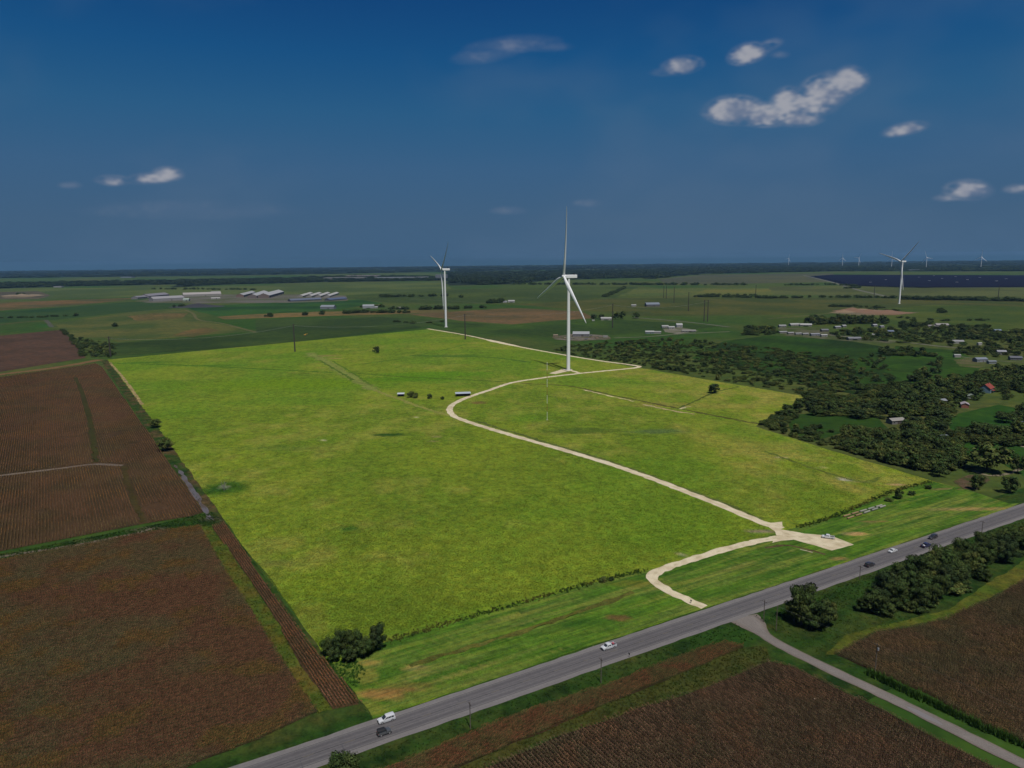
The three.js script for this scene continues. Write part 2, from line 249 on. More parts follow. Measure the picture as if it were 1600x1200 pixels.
// ------------------------------------------------------------------ the pasture
const marks = [  // stains and patches of other growth: px, py, radius across in metres, radius in depth, colour, strength
  [612, 679, 17, 6, [44, 78, 22], 1], [545, 826, 6, 4, [52, 92, 26], 0.9], [354, 762, 16, 15, [60, 94, 24], 0.95], [338, 764, 9, 9, [46, 84, 22], 0.9], [349, 761, 4.5, 2.5, [132, 136, 110], 0.9], [905, 673, 34, 11, [74, 96, 34], 0.8], [1030, 674, 26, 8, [84, 104, 58], 0.85], [985, 679, 10, 4, [78, 100, 30], 0.6],
  [700, 556, 60, 18, [66, 106, 30], 0.7], [680, 585, 80, 26, [84, 128, 16], 0.8], [640, 592, 70, 20, [80, 124, 18], 0.7], [450, 600, 120, 45, [104, 132, 18], 0.7], [235, 566, 40, 8, [60, 104, 26], 0.8], [330, 571, 60, 6, [62, 106, 26], 0.8],
  [747, 629, 9, 7, [112, 88, 54], 0.8], [845, 637, 16, 4, [92, 108, 34], 0.7], [1225, 714, 9, 1.6, [178, 160, 122], 0.9], [1283, 731, 7, 1.6, [186, 168, 130], 0.9], [1320, 749, 5, 3, [176, 168, 150], 0.9], [1343, 753, 7, 1.4, [168, 146, 110], 0.9], [1402, 757, 6, 1.6, [176, 148, 104], 0.9], [1190, 830, 8, 2, [142, 126, 104], 0.9], [1065, 865, 2.6, 1.6, [176, 162, 130], 0.9],
  [682, 682, 5, 3, [150, 134, 88], 0.7], [676, 689, 4, 2, [152, 132, 92], 0.7], [652, 652, 2.5, 1, [190, 180, 150], 0.9], [506, 688, 3, 1, [196, 186, 150], 0.9], [430, 700, 40, 8, [100, 118, 44], 0.6], [505, 556, 30, 12, [140, 128, 76], 0.7], [525, 560, 14, 6, [160, 140, 92], 0.6],
  [1040, 632, 60, 12, [140, 128, 62], 0.5], [435, 880, 12, 5, [118, 120, 56], 0.6], [436, 1005, 6, 20, [126, 132, 60], 0.5], [300, 890, 8, 5, [130, 126, 70], 0.4], [500, 910, 30, 14, [112, 134, 32], 0.5],
].map(([a, b, rx, rz, c, s]) => { const g = P(a, b); return [g[0], g[1], rx, rz, A(...c), s]; });
function applyMarks(list, x, z, c) { for (const [mx, mz, rx, rz, mc, s] of list) { const dx = (x - mx) / rx, dz = (z - mz) / rz, r = dx * dx + dz * dz; if (r > 4) continue; const t = smooth(1.25, 0.45, Math.sqrt(r) + (fbm(x / 3.2, z / 3.2, 3, 8) - 0.5) * 0.9) * s; c = mix(c, mc, t); } return c; }
const pastureCol = (() => {
  const g0 = A(117, 134, 37), g1 = A(102, 124, 33), g2 = A(137, 140, 57), g3 = A(144, 137, 63), g4 = A(96, 127, 30);
  return (x, z) => {
    const n = fbm(x / 55, z / 80, 5, 101), m = fbm(x / 16, z / 20, 4, 102), l = fbm(x / 160 + 3, z / 160, 3, 103), f = fbm(x / 5, z / 6, 3, 104);
    let c = mix(g1, g0, smooth(0.3, 0.65, n)); c = mix(c, g2, smooth(0.48, 0.72, m * 0.6 + l * 0.4) * 0.75);
    const right = smooth(60, 220, x + (fbm(x / 60, z / 60, 3, 105) - 0.5) * 160) * smooth(-320, -430, z); c = mix(c, g3, right * smooth(0.42, 0.64, m * 0.5 + n * 0.5) * 0.6);
    c = mix(c, g4, smooth(0.5, 0.7, fbm(x / 110 + 11, z / 90, 4, 106)) * 0.8);
    const k = 1 + (f - 0.5) * 0.45; c = [c[0] * k, c[1] * k, c[2] * k];
    return applyMarks(marks, x, z, c);
  };
})();
const pasture = px([[166, 562], [400, 540], [672, 514], [800, 539], [1000, 575], [1258, 619], [1180, 666], [1300, 704], [1440, 746], [1578, 787]]).concat([onRoad(rAlong(P(1590, 786)), TOPOFF - 0.6), onRoad(rAlong(P(583, 1123)), TOPOFF - 0.6)]);
sheet('pasture', ragged(pasture, 9, 1.2, 4), -0.05, 3.5, pastureCol, M_grass, 130, 0.4);

// mown strip between the pasture's weedy fence line and the highway
const fence = px([[520, 1040], [560, 1020], [605, 1002], [700, 974], [850, 932], [950, 904], [1010, 891], [1060, 880], [1110, 861], [1165, 846], [1215, 831], [1250, 823], [1300, 808], [1345, 789], [1395, 768], [1455, 752]]);
const mownMarks = [[600, 1084, 9, 3, [150, 118, 66], 0.9], [622, 1078, 12, 2.2, [128, 104, 56], 0.9], [648, 1070, 12, 1.4, [104, 100, 46], 0.8], [575, 1036, 5, 2, [150, 132, 70], 0.7], [648, 1043, 5, 1.5, [160, 140, 84], 0.7], [572, 1055, 4, 5, [140, 128, 60], 0.5], [965, 965, 5, 2.5, [112, 86, 50], 0.9], [1000, 912, 16, 4, [110, 110, 40], 0.6], [1335, 834, 7, 3, [172, 142, 96], 0.9], [1362, 815, 9, 1.6, [140, 116, 68], 0.8], [1520, 795, 26, 3, [150, 128, 78], 0.8], [1480, 764, 12, 2, [134, 112, 72], 0.7], [1310, 873, 5, 2, [150, 118, 78], 0.6], [580, 1108, 6, 3, [130, 128, 50], 0.6], [830, 985, 30, 3, [96, 116, 40], 0.5]].map(([a, b, rx, rz, c, s]) => { const g = P(a, b); return [g[0], g[1], rx, rz, A(...c), s]; });
const mownCol = (() => {
  const a = A(80, 114, 32), b = A(101, 119, 46), c2 = A(64, 98, 28), d = A(127, 122, 64);
  return (x, z) => { const u = x * R[0] + z * R[1], v = x * N[0] + z * N[1], s = fbm(u / 45, v / 2.6, 4, 121), t = fbm(u / 16, v / 6, 4, 122); let c = mix(a, c2, smooth(0.4, 0.65, t)); c = mix(c, b, smooth(0.42, 0.66, s)); c = mix(c, d, smooth(0.6, 0.8, s * 0.6 + t * 0.4) * 0.6); const k = 1 + (fbm(x / 2, z / 2, 2, 123) - 0.5) * 0.4; return applyMarks(mownMarks, x, z, [c[0] * k, c[1] * k, c[2] * k]); };
})();
sheet('mown_verge', ragged(fence.concat(px([[1520, 768], [1578, 787]]), [onRoad(rAlong(P(1590, 786)), TOPOFF - 0.8), onRoad(rAlong(P(583, 1122)), TOPOFF - 0.8)], px([[545, 1075]])), 5, 0.7, 9), -0.04, 1.7, mownCol, M_mown, 130, Math.atan2(R[1], R[0]));

// dim verges outside the pasture
const vergeCol = (() => { const a = A(42, 70, 22), b = A(56, 72, 28), c2 = A(30, 53, 18), d = A(82, 80, 36); return (x, z) => { const u = x * R[0] + z * R[1], v = x * N[0] + z * N[1], t = fbm(x / 7, z / 7, 4, 131), s = fbm(u / 30, v / 4, 4, 132); let c = mix(a, c2, smooth(0.42, 0.66, t)); c = mix(c, b, smooth(0.42, 0.66, s)); return mix(c, d, smooth(0.6, 0.78, s * 0.5 + t * 0.5) * 0.7); }; })();
const weedCol = (() => { const a = A(84, 84, 30), b = A(70, 86, 28), c2 = A(104, 92, 40); return (x, z) => mix(mix(a, b, smooth(0.4, 0.6, fbm(x / 6, z / 6, 4, 141))), c2, smooth(0.5, 0.72, fbm(x / 11, z / 9, 4, 142)) * 0.8); })();
const a0 = rAlong(P(250, 1240)), a1 = rAlong(P(1900, 690));
sheet('roadside_verge', [onRoad(a0 - 60, TOPOFF + 8), onRoad(a1 + 60, TOPOFF + 8), onRoad(a1 + 60, TOPOFF + 70), onRoad(a0 - 60, TOPOFF + 70)], -0.07, 2.2, vergeCol, M_grass, 130, 0.2);
sheet('roadside_verge', [onRoad(a0 - 60, TOPOFF - 26), onRoad(rAlong(P(588, 1120)), TOPOFF - 26), onRoad(rAlong(P(588, 1120)), TOPOFF + 2), onRoad(a0 - 60, TOPOFF + 2)], -0.075, 2.2, vergeCol, M_grass, 130, 0.2);
sheet('roadside_verge', [onRoad(rAlong(P(1560, 792)), TOPOFF - 14), onRoad(a1 + 60, TOPOFF - 14), onRoad(a1 + 60, TOPOFF + 2), onRoad(rAlong(P(1560, 792)), TOPOFF + 2)], -0.06, 2.5, vergeCol, M_grass, 130, 0.2);

// ------------------------------------------------------------------ highway, side road, caliche track
const roadMat = groundMat(tile(1024, (u, v) => {   // 13 m: asphalt grain, long streaks, sealed seams
  const st = vnoise(u * 4, v * 180, 71, 180), g = vnoise(u * 500, v * 500, 72, 500), p = vnoise(u * 24, v * 24, 73, 24), k = 0.70 + (st - 0.5) * 0.12 + (g - 0.5) * 0.22 + (p - 0.5) * 0.1; return [k, k, k * 1.005];
}), 0.9, 0.01);
const highway = (() => {
  const line = []; for (let a = a0 - 60; a <= a1 + 60; a += 3) line.push(onRoad(a, MID));
  const lane = A(108, 105, 106), shoulder = A(124, 120, 119), wheel = A(97, 94, 96), seam = A(80, 78, 80);
  // five strips by their wear: shoulder, lane, lane, shoulder; the seams between them are sealed with tar
  const pos = [], uv = [], vc = [], idx = []; const offs = [-6.2, -4.1, -4.0, -3.55, -2.9, -2.3, -1.6, -1.0, -0.25, -0.12, 0.12, 0.25, 1.0, 1.6, 2.3, 2.9, 3.55, 4.0, 4.1, 6.2];
  const shade = [shoulder, shoulder, seam, lane, wheel, wheel, lane, wheel, lane, seam, seam, lane, wheel, lane, wheel, wheel, lane, seam, shoulder, shoulder];
  line.forEach((p, i) => offs.forEach((o, k) => {
    const s = i * 3, e = (k === 0 || k === offs.length - 1) ? (vnoise(s / 5, k, 81) - 0.5) * 0.5 : 0, q = [p[0] + N[0] * (o + e), p[1] + N[1] * (o + e)];
    pos.push(q[0], 0.02 + 0.1 * (1 - Math.abs(o) / 6.2), q[1]); uv.push(s / 13, (o + 6.2) / 13);
    const n = 1 + (fbm(s / 20, o / 3, 3, 82) - 0.5) * 0.22, c = shade[k]; vc.push(c[0] * n / TM, c[1] * n / TM, c[2] * n / TM);
    if (i && k) { const w = offs.length, a = i * w + k, b = a - w; idx.push(b - 1, a - 1, b, b, a - 1, a); }
  }));
  const g = new THREE.BufferGeometry(); g.setAttribute('position', new THREE.Float32BufferAttribute(pos, 3)); g.setAttribute('uv', new THREE.Float32BufferAttribute(uv, 2)); g.setAttribute('color', new THREE.Float32BufferAttribute(vc, 3)); g.setIndex(idx); g.computeVertexNormals();
  if (g.attributes.normal.array[1] < 0) { const ix = g.index.array; for (let i = 0; i < ix.length; i += 3) { const t = ix[i]; ix[i] = ix[i + 1]; ix[i + 1] = t; } g.computeVertexNormals(); }
  const m = new THREE.Mesh(g, roadMat); m.name = 'highway'; m.userData = { kind: 'structure' }; scene.add(m);
  // worn paint: edge lines, broken centre line; tarred transverse cracks
  const strip = (name, al, bl, o0, o1, material) => { const h = (o) => 0.026 + 0.1 * (1 - Math.abs(o) / 6.2), q = [onRoad(al, MID + o0), onRoad(bl, MID + o0), onRoad(bl, MID + o1), onRoad(al, MID + o1)]; const gg = new THREE.BufferGeometry(); gg.setAttribute('position', new THREE.Float32BufferAttribute([q[0][0], h(o0), q[0][1], q[1][0], h(o0), q[1][1], q[2][0], h(o1), q[2][1], q[3][0], h(o1), q[3][1]], 3)); gg.setIndex([0, 2, 1, 0, 3, 2]); gg.computeVertexNormals(); return part(name, gg, material, m); };
  const white = mat(A(132, 130, 128), 0.8), yellow = mat(A(122, 112, 84), 0.8), tar = mat(A(72, 71, 75), 0.8);
  strip('edge_line', a0, a1, -3.75, -3.65, white); strip('edge_line', a0, a1, 3.65, 3.75, white);
  for (let a = a0; a < a1; a += 12.2) strip('centre_dash', a, a + 3, -0.05, 0.05, yellow);
  const r = rng(5); for (let k = 0; k < 26; k++) { const a = a0 + 30 + k * 17 + r() * 8, o = -3.5 + r() * 6; strip('tar_crack', a, a + 0.16 + r() * 0.12, o, Math.min(6, o + 1.5 + r() * 3), tar); }
  return m;
})();
// side road and its mouth
const sideLine = curve([onRoad(rAlong(P(1190, 975)) - 2, MID + 5.5), P(1176, 976), P(1205, 999), P(1400, 1095), P(1600, 1194), P(1800, 1293)], 2.5);
ribbon('side_road', sideLine, (s) => 5.0 + 9 * smooth(16, 0, s), 0.0, (x, z, f) => { const n = 1 + (fbm(x / 5, z / 5, 3, 151) - 0.5) * 0.3; const c = A(128, 121, 117); const d = Math.abs(f) > 0.4 ? A(118, 108, 100) : c; return [d[0] * n, d[1] * n, d[2] * n]; }, M_gravel, { rag: 0.05, uvM: 14 });
sheet('wet_patch', ragged(px([[1416, 1104], [1430, 1108], [1462, 1124], [1474, 1133], [1458, 1128], [1436, 1117]]), 1, 0.3, 6), 0.006, 1, flat(A(104, 100, 100)), new THREE.MeshStandardMaterial({ vertexColors: true, roughness: 0.7 }), 14);

const cal = A(226, 213, 184), cal2 = A(206, 190, 160);
const cal3 = A(168, 156, 118);
const calCol = (x, z, f) => { const n = fbm(x / 4, z / 4, 3, 161), m = fbm(x / 1.6 + 9, z / 1.6, 3, 162), e = Math.abs(f) > 0.45 ? 0.5 : Math.abs(f) < 0.05 ? 0.3 : 0; return mix(mix(cal, cal2, Math.min(1, smooth(0.35, 0.7, n) + e * 0.6)), cal3, smooth(0.55, 0.75, m) * (0.25 + e)); };
const track = curve(px([[1222, 826], [1190, 816], [1100, 779], [960, 727], [800, 680], [730, 658.5], [708, 649], [702.5, 640], [709, 631], [728, 622], [760, 611], [800, 598], [850, 590], [905, 583.5], [960, 578], [993, 574.6], [999, 572.5], [985, 570], [940, 564], [890, 556], [800, 539.5], [730, 524], [668, 513.5]]), 3);
ribbon('caliche_track', track, (s, p) => 6.0, 0.0, calCol, M_gravel, { rag: 0.1, uvM: 10 });
const drive = curve(px([[1236, 838], [1210, 841], [1170, 849], [1100, 868], [1055, 882], [1030, 892], [1019, 901], [1025, 911], [1045, 923], [1075, 938], [1100, 949]]), 2);
ribbon('caliche_drive', drive, (s) => 4.4 + 1.2 * vnoise(s / 30, 2, 3), 0.005, calCol, M_gravel, { rag: 0.12, uvM: 10 });
sheet('caliche_pad', ragged(px([[1196, 818], [1222, 815], [1224, 822], [1212, 826], [1232, 829], [1258, 834], [1290, 836], [1300, 838], [1334, 851], [1300, 860], [1276, 853], [1240, 843], [1222, 845], [1206, 848], [1214, 839], [1212, 832]]), 2, 0.4, 8), 0.012, 1.5, (x, z) => calCol(x, z, 0), M_gravel, 10);
sheet('turbine_pad', ragged(px([[858, 583.5], [870, 579.5], [877, 577], [884, 576], [894, 577], [895, 579], [888, 580], [878, 582], [868, 584.5]]), 4, 0.8, 8), 0.0, 4, (x, z) => mix(cal, cal2, 0.6), M_gravel, 10);
ribbon('caliche_spur', curve(px([[893, 579], [905, 582.5]]), 2), 5, 0.004, calCol, M_gravel, { uvM: 10 });
sheet('caliche_pad', ragged(px([[756, 530], [768, 531], [800, 538], [812, 541], [800, 540.5], [766, 533.5]]), 4, 0.8, 8), 0.008, 4, (x, z) => mix(cal, cal2, 0.4), M_gravel, 10);

// worn trails and shallow ditches in the pasture
const trail = (name, pts, w, c, rag = 0.3, y = -0.03, m = M_grass) => ribbon(name, curve(px(pts), 3), w, y, flat(A(...c), 0.35, 5, 17), m, { rag, uvM: 130 });
trail('grass_trail', [[484, 551], [505, 563], [530, 578], [560, 595], [584, 609]], 14, [120, 130, 62]);
trail('ditch', [[500, 563], [525, 578], [552, 594]], 3.5, [84, 108, 32], 0.5, -0.026); trail('ditch', [[520, 564], [550, 582], [580, 602]], 3, [86, 112, 32], 0.5, -0.024);
trail('cattle_trail', [[584, 609], [620, 622], [660, 637], [702, 650]], 5, [132, 134, 66]);
trail('ditch', [[545, 582], [620, 588], [700, 592], [800, 597]], 4, [72, 100, 26]); trail('ditch', [[170, 567], [300, 571], [420, 577], [520, 582]], 6, [72, 108, 26]);
trail('ditch', [[640, 555], [700, 557], [760, 558], [830, 566]], 5, [62, 96, 34]); trail('ditch', [[555, 570], [620, 561], [700, 545], [730, 537]], 5, [88, 118, 30]);
trail('ditch', [[815, 599], [880, 602], [905, 606], [960, 618], [1050, 636], [1120, 650], [1184, 662]], 3.6, [84, 82, 40]);
trail('dirt_bank', [[912, 609], [930, 613], [960, 620], [990, 627]], 3, [190, 176, 136], 0.5, -0.028); trail('dirt_bank', [[1005, 632], [1030, 637], [1055, 642], [1085, 647]], 3.4, [172, 156, 116], 0.5, -0.028); trail('dirt_bank', [[1062, 639], [1072, 636], [1080, 635]], 3, [178, 168, 128], 0.5, -0.027);
trail('ditch', [[1062, 637], [1085, 627], [1120, 612], [1155, 604]], 2.6, [76, 88, 34]);
trail('ditch', [[745, 658], [830, 684], [960, 724], [1100, 775], [1190, 811]], 4, [92, 104, 48], 0.4);
trail('ditch', [[1195, 705], [1250, 724], [1310, 744], [1350, 753], [1375, 746]], 3, [92, 104, 40], 0.4, -0.033);
trail('ditch', [[640, 1040], [720, 1015], [800, 990], [880, 965], [960, 936], [990, 925]], 2.6, [92, 92, 40], 0.4, -0.03); trail('ditch', [[1195, 856], [1230, 852], [1262, 858], [1290, 866]], 1.8, [88, 76, 50], 0.3, -0.03); trail('dirt_bank', [[1250, 858], [1270, 863]], 1, [176, 160, 140], 0.4, -0.028);
trail('ditch', [[1290, 815], [1360, 795], [1430, 778], [1500, 762]], 3, [70, 104, 30], 0.3, -0.03);
trail('farm_track', [[172, 566], [200, 600], [222, 632]], 3, [158, 138, 94], 0.3, -0.03, M_soil);
// tracks outside
const out = (name, pts, w, c, y = -0.03) => ribbon(name, curve(px(pts), 6), w, y, flat(A(...c), 0.2, 8, 18), M_soil, { rag: 0.12, uvM: 30 });
out('dirt_track', [[-60, 594], [0, 585], [60, 578], [120, 569], [156, 562]], 15, [118, 92, 62]); out('dirt_track', [[0, 507], [40, 503], [70, 501]], 9, [104, 84, 62], -0.06); out('dirt_track', [[72, 500], [81, 511]], 10, [84, 86, 74], -0.05);
out('dirt_track', [[290, 484], [302, 490], [312, 500], [345, 505], [400, 519]], 7, [98, 96, 62], -0.05); out('dirt_track', [[200, 488], [260, 483], [290, 482]], 7, [84, 92, 64], -0.05);
out('county_road', [[990, 496], [1040, 500], [1100, 506], [1140, 511]], 9, [104, 104, 92], -0.05); out('county_road', [[960, 528], [1010, 526], [1060, 522], [1140, 518]], 7, [112, 112, 92], -0.05);
out('county_road', [[1296, 524], [1340, 527], [1400, 533], [1470, 541], [1525, 546], [1580, 552]], 7, [116, 112, 100], -0.03); out('county_road', [[1500, 557], [1530, 561], [1580, 565], [1650, 568]], 5, [104, 104, 86], -0.03);
out('dirt_track', [[1200, 498], [1260, 493], [1310, 488]], 7, [98, 94, 66], -0.04); out('county_road', [[1255, 430], [1280, 436], [1300, 441], [1345, 454], [1390, 464]], 16, [112, 112, 100], -0.04); out('county_road', [[640, 467], [700, 470], [760, 474]], 9, [88, 98, 72], -0.05);
out('county_road', [[800, 466], [900, 467], [1000, 466]], 8, [86, 92, 62], -0.05); out('dirt_track', [[1520, 735], [1545, 743], [1570, 741], [1600, 731], [1650, 722]], 3.2, [128, 120, 96], -0.02); out('dirt_track', [[1565, 690], [1600, 698], [1640, 708]], 3, [140, 132, 110], -0.02);
out('county_road', [[640, 473], [700, 478], [790, 480]], 8, [92, 96, 64], -0.045); out('county_road', [[1380, 447], [1470, 449], [1640, 449]], 10, [100, 104, 84], -0.04);
console.log('ground done');

// ------------------------------------------------------------------ sorghum fields: soil, then every row as plants
const soilCol = (a, b, s) => two(A(...a), A(...b), 14, s);
const C1 = px([[-170, 612], [0, 589], [150, 568], [160, 574], [250, 702], [292, 762], [318, 800], [300, 806], [230, 817], [0, 861], [-240, 912]]);
const C2 = px([[-240, 930], [0, 876], [230, 833], [312, 822], [345, 880], [400, 965], [440, 1030], [497, 1112], [400, 1158], [310, 1192], [200, 1240], [-300, 1330]]);
const CW = px([[312, 822], [330, 822], [372, 880], [420, 950], [470, 1040], [520, 1108], [497, 1114], [440, 1030], [400, 965], [345, 880]]);
const C3 = px([[330, 823], [350, 817], [400, 890], [480, 1002], [566, 1099], [520, 1108], [470, 1040], [420, 950], [372, 880]]);
const C4a = px([[560, 1222], [640, 1186], [735, 1146], [800, 1118], [950, 1070], [1060, 1026], [1130, 1003], [1165, 1010], [1110, 1035], [1000, 1080], [900, 1120], [800, 1164], [700, 1206], [640, 1235]]);
const C4w = px([[640, 1235], [800, 1164], [900, 1120], [1000, 1080], [1165, 1010], [1195, 1010], [1205, 1031], [1110, 1072], [1000, 1105], [860, 1155], [760, 1196], [680, 1235]]);
const C4b = px([[680, 1240], [760, 1198], [860, 1156], [1000, 1106], [1110, 1073], [1200, 1033], [1240, 1042], [1300, 1072], [1375, 1107], [1450, 1148], [1550, 1197], [1640, 1245], [1500, 1330], [700, 1330]]);
const C5 = px([[1304, 1022], [1370, 986], [1420, 982], [1480, 965], [1560, 930], [1600, 905], [1800, 818], [1960, 1100], [1760, 1240], [1600, 1162], [1540, 1134], [1450, 1084], [1360, 1046]]);
const C6 = px([[-120, 536], [98, 515], [134, 559], [0, 581], [-140, 602]]);
sheet('sorghum_field', C1, -0.045, 8, soilCol([80, 60, 41], [64, 52, 33], 201), M_soil, 40, 0.9); sheet('sorghum_field', ragged(C2, 6, 0.8), -0.044, 6, soilCol([74, 52, 40], [60, 48, 34], 202), M_soil, 40); sheet('sorghum_field', C3, -0.043, 5, soilCol([80, 60, 41], [66, 51, 34], 203), M_soil, 40);
sheet('sorghum_field', ragged(C4a, 4, 0.8), -0.042, 5, soilCol([66, 48, 30], [52, 42, 26], 204), M_soil, 40); sheet('sorghum_field', ragged(C4b, 4, 0.6), -0.041, 5, soilCol([54, 40, 28], [42, 34, 22], 205), M_soil, 40); sheet('sorghum_field', ragged(C5, 4, 0.8), -0.04, 6, soilCol([56, 44, 28], [44, 38, 24], 206), M_soil, 40);
sheet('sorghum_field', C6, -0.05, 14, two(A(84, 64, 50), A(74, 58, 44), 60, 207), M_field, 300, 0.5);
sheet('weed_strip', ragged(CW, 3, 0.9), -0.02, 3, weedCol, M_grass); sheet('weed_strip', ragged(C4w, 3, 0.9), -0.018, 3, (x, z) => mix(mix(weedCol(x, z), vergeCol(x, z), 0.6), A(60, 56, 32), 0.4), M_grass);
sheet('weed_strip', ragged(px([[1288, 1022], [1325, 990], [1420, 968], [1480, 952], [1600, 876], [1700, 830], [1700, 850], [1600, 906], [1480, 966], [1370, 987], [1304, 1023]]), 3, 0.8), -0.016, 3, (x, z) => mix(weedCol(x, z), A(66, 92, 26), 0.35), M_grass);
sheet('muddy_ditch', ragged(px([[271, 724], [282, 734], [300, 758], [318, 786], [334, 812], [324, 810], [306, 782], [286, 750]]), 4, 1.2), -0.01, 3, two(A(84, 80, 82), A(72, 60, 50), 9, 208), new THREE.MeshStandardMaterial({ vertexColors: true, roughness: 0.55 }), 20);
const leftVerge = px([[158, 564], [168, 562], [250, 672], [345, 805], [470, 975], [583, 1121], [566, 1106], [480, 1002], [350, 817], [318, 800], [250, 702]]);
sheet('field_margin', ragged(leftVerge, 4, 0.8), -0.035, 4, (x, z) => mix(vergeCol(x, z), A(92, 74, 48), smooth(0.45, 0.62, fbm(x / 8, z / 8, 3, 209)) * (z < -380 ? 0.8 : 0.25)), M_grass);
const headland = px([[-200, 915], [0, 866], [230, 822], [330, 800], [350, 816], [310, 823], [230, 834], [0, 878], [-200, 932]]);
sheet('field_margin', ragged(headland, 4, 0.8), -0.03, 4, (x, z) => mix(vergeCol(x, z), A(96, 84, 66), smooth(0.5, 0.6, fbm(x / 18, z / 6, 3, 210)) * 0.5), M_grass);
const furrow1 = px([[-60, 752], [0, 743], [100, 731], [145, 725.5], [192, 727]]), furrow2 = px([[118, 590], [130, 620], [141, 660], [150, 722]]), furrow3 = px([[193, 728], [205, 770], [224, 816]]);
ribbon('farm_track', curve(furrow1, 4), 4, -0.02, flat(A(112, 100, 88), 0.2), M_soil, { uvM: 30 });
ribbon('weedy_furrow', curve(furrow2, 4), 4, -0.021, flat(A(58, 58, 28), 0.3), M_grass, { uvM: 130, rag: 0.3 }); ribbon('weedy_furrow', curve(furrow3, 4), 3.6, -0.021, flat(A(66, 58, 30), 0.3), M_grass, { uvM: 130, rag: 0.3 });
ribbon('farm_track', curve(px([[-60, 884], [0, 870], [120, 851], [225, 830], [240, 824]]), 4), 3, -0.015, flat(A(104, 94, 80), 0.2), M_soil, { uvM: 30 });

function leafGeo(items) {  // items: {p, d (direction x size), w (width vector), c colour}: bent leaves of two triangles
  const pos = [], vc = [], idx = []; let k = 0;
  for (const { p, d, w, c } of items) {
    pos.push(p[0] - w[0], p[1] - w[1], p[2] - w[2], p[0] + d[0] * 0.5, p[1] + d[1] * 0.5 + 0.02, p[2] + d[2] * 0.5, p[0] + w[0], p[1] + w[1], p[2] + w[2], p[0] + d[0], p[1] + d[1], p[2] + d[2]);
    for (let q = 0; q < 4; q++) vc.push(...c); idx.push(k, k + 2, k + 3, k, k + 3, k + 1); k += 4;
  }
  const g = new THREE.BufferGeometry(); g.setAttribute('position', new THREE.Float32BufferAttribute(pos, 3)); g.setAttribute('color', new THREE.Float32BufferAttribute(vc, 3)); g.setIndex(idx); g.computeVertexNormals(); return g;
}
const M_leaf = new THREE.MeshPhysicalMaterial({ vertexColors: true, roughness: 0.9, specularIntensity: 0.2, side: THREE.DoubleSide });
function rowSegment(seed, len, hgt, headC, leafC, nLeaf, nHead) {  // a stretch of a row: arching leaves, seed heads on top
  const r = rng(seed), it = [];
  for (let k = 0; k < nLeaf; k++) { const x = (r() - 0.5) * len, z = (r() - 0.5) * 0.25, y = hgt * (0.15 + 0.6 * r()), a = r() * 6.283, L = 0.3 + 0.35 * r(), up = 0.25 - r() * 0.4, v = 0.7 + 0.6 * r(), c = leafC[k % leafC.length]; it.push({ p: [x, y, z], d: [Math.cos(a) * L, up * L, Math.sin(a) * L * 0.8], w: [-Math.sin(a) * 0.06, 0.02, Math.cos(a) * 0.06], c: c.map((q) => q * v) }); }
  for (let k = 0; k < nHead; k++) { const x = ((k + r()) / nHead - 0.5) * len, z = (r() - 0.5) * 0.3, y = hgt * (0.78 + 0.2 * r()), v = 0.65 + 0.7 * r(); for (let m = 0; m < 2; m++) { const a = r() * 6.283; it.push({ p: [x, y, z], d: [(r() - 0.5) * 0.12, 0.3, (r() - 0.5) * 0.12], w: [Math.cos(a) * 0.11, 0.08, Math.sin(a) * 0.11], c: headC.map((q) => q * v) }); } }
  for (let k = 0; k < nHead; k++) { const x = (r() - 0.5) * len, z = (r() - 0.5) * 0.12; it.push({ p: [x, 0, z], d: [0, hgt * 0.8, 0], w: [0.03, 0, 0.02], c: leafC[0].map((q) => q * 0.7) }); }
  return leafGeo(it);
}
const rust = [0.275, 0.135, 0.076], tan = [0.235, 0.15, 0.096], gl = [0.082, 0.086, 0.034], dry = [0.17, 0.12, 0.066];
const crop1 = rowSegment(1, 1.1, 1.15, rust, [gl, dry, gl], 13, 6), crop2 = rowSegment(2, 1.1, 1.15, tan, [gl, dry], 14, 5), cropFar = rowSegment(3, 2.4, 1.15, rust, [dry, gl], 20, 10);
const crops = [];
function sow(poly, dir, spacing, step, geo, seed, tint, skip) {
  const r = rng(seed), n = [-dir[1], dir[0]], us = poly.map((p) => p[0] * dir[0] + p[1] * dir[1]), vs = poly.map((p) => p[0] * n[0] + p[1] * n[1]), spots = [];
  for (let v = Math.min(...vs); v < Math.max(...vs); v += spacing) for (let u = Math.min(...us) + r() * step; u < Math.max(...us); u += step) {
    const x = dir[0] * u + n[0] * v + (r() - 0.5) * 0.14, z = dir[1] * u + n[1] * v + (r() - 0.5) * 0.14; if (!inside(poly, x, z) || !inView(x, z, 40) || (skip && skip(x, z))) continue;
    spots.push([x, z]);
  }
  crops.push({ spots, geo, dir, seed, tint });
  return spots.length;
}
const cropTint = (a, b, c, sc) => (x, z, q) => { const n = fbm(x / sc, z / sc, 4, 221), m = fbm(x / (sc * 0.4) + 4, z / (sc * 0.4), 3, 222); let t = mix(a, b, smooth(0.38, 0.62, n)); t = mix(t, c, smooth(0.52, 0.72, m)); const k = 0.62 + q * 0.76; return [t[0] * k, t[1] * k, t[2] * k]; };
const skipC1 = (x, z) => toLine(furrow1, x, z) < 3.2 || toLine(furrow2, x, z) < 2.2 || toLine(furrow3, x, z) < 2.2 || fbm(x / 30, z / 30, 3, 230) < 0.23;
let total = 0;
total += sow(C1, D1, 1.5, 2.2, cropFar, 11, cropTint([0.82, 0.78, 0.74], [0.7, 0.92, 0.74], [0.98, 0.95, 0.66], 40), skipC1);
total += sow(C2, R, 0.85, 1.0, crop1, 12, cropTint([1.0, 0.8, 0.8], [0.85, 1.05, 0.9], [1.05, 1.0, 0.6], 28));
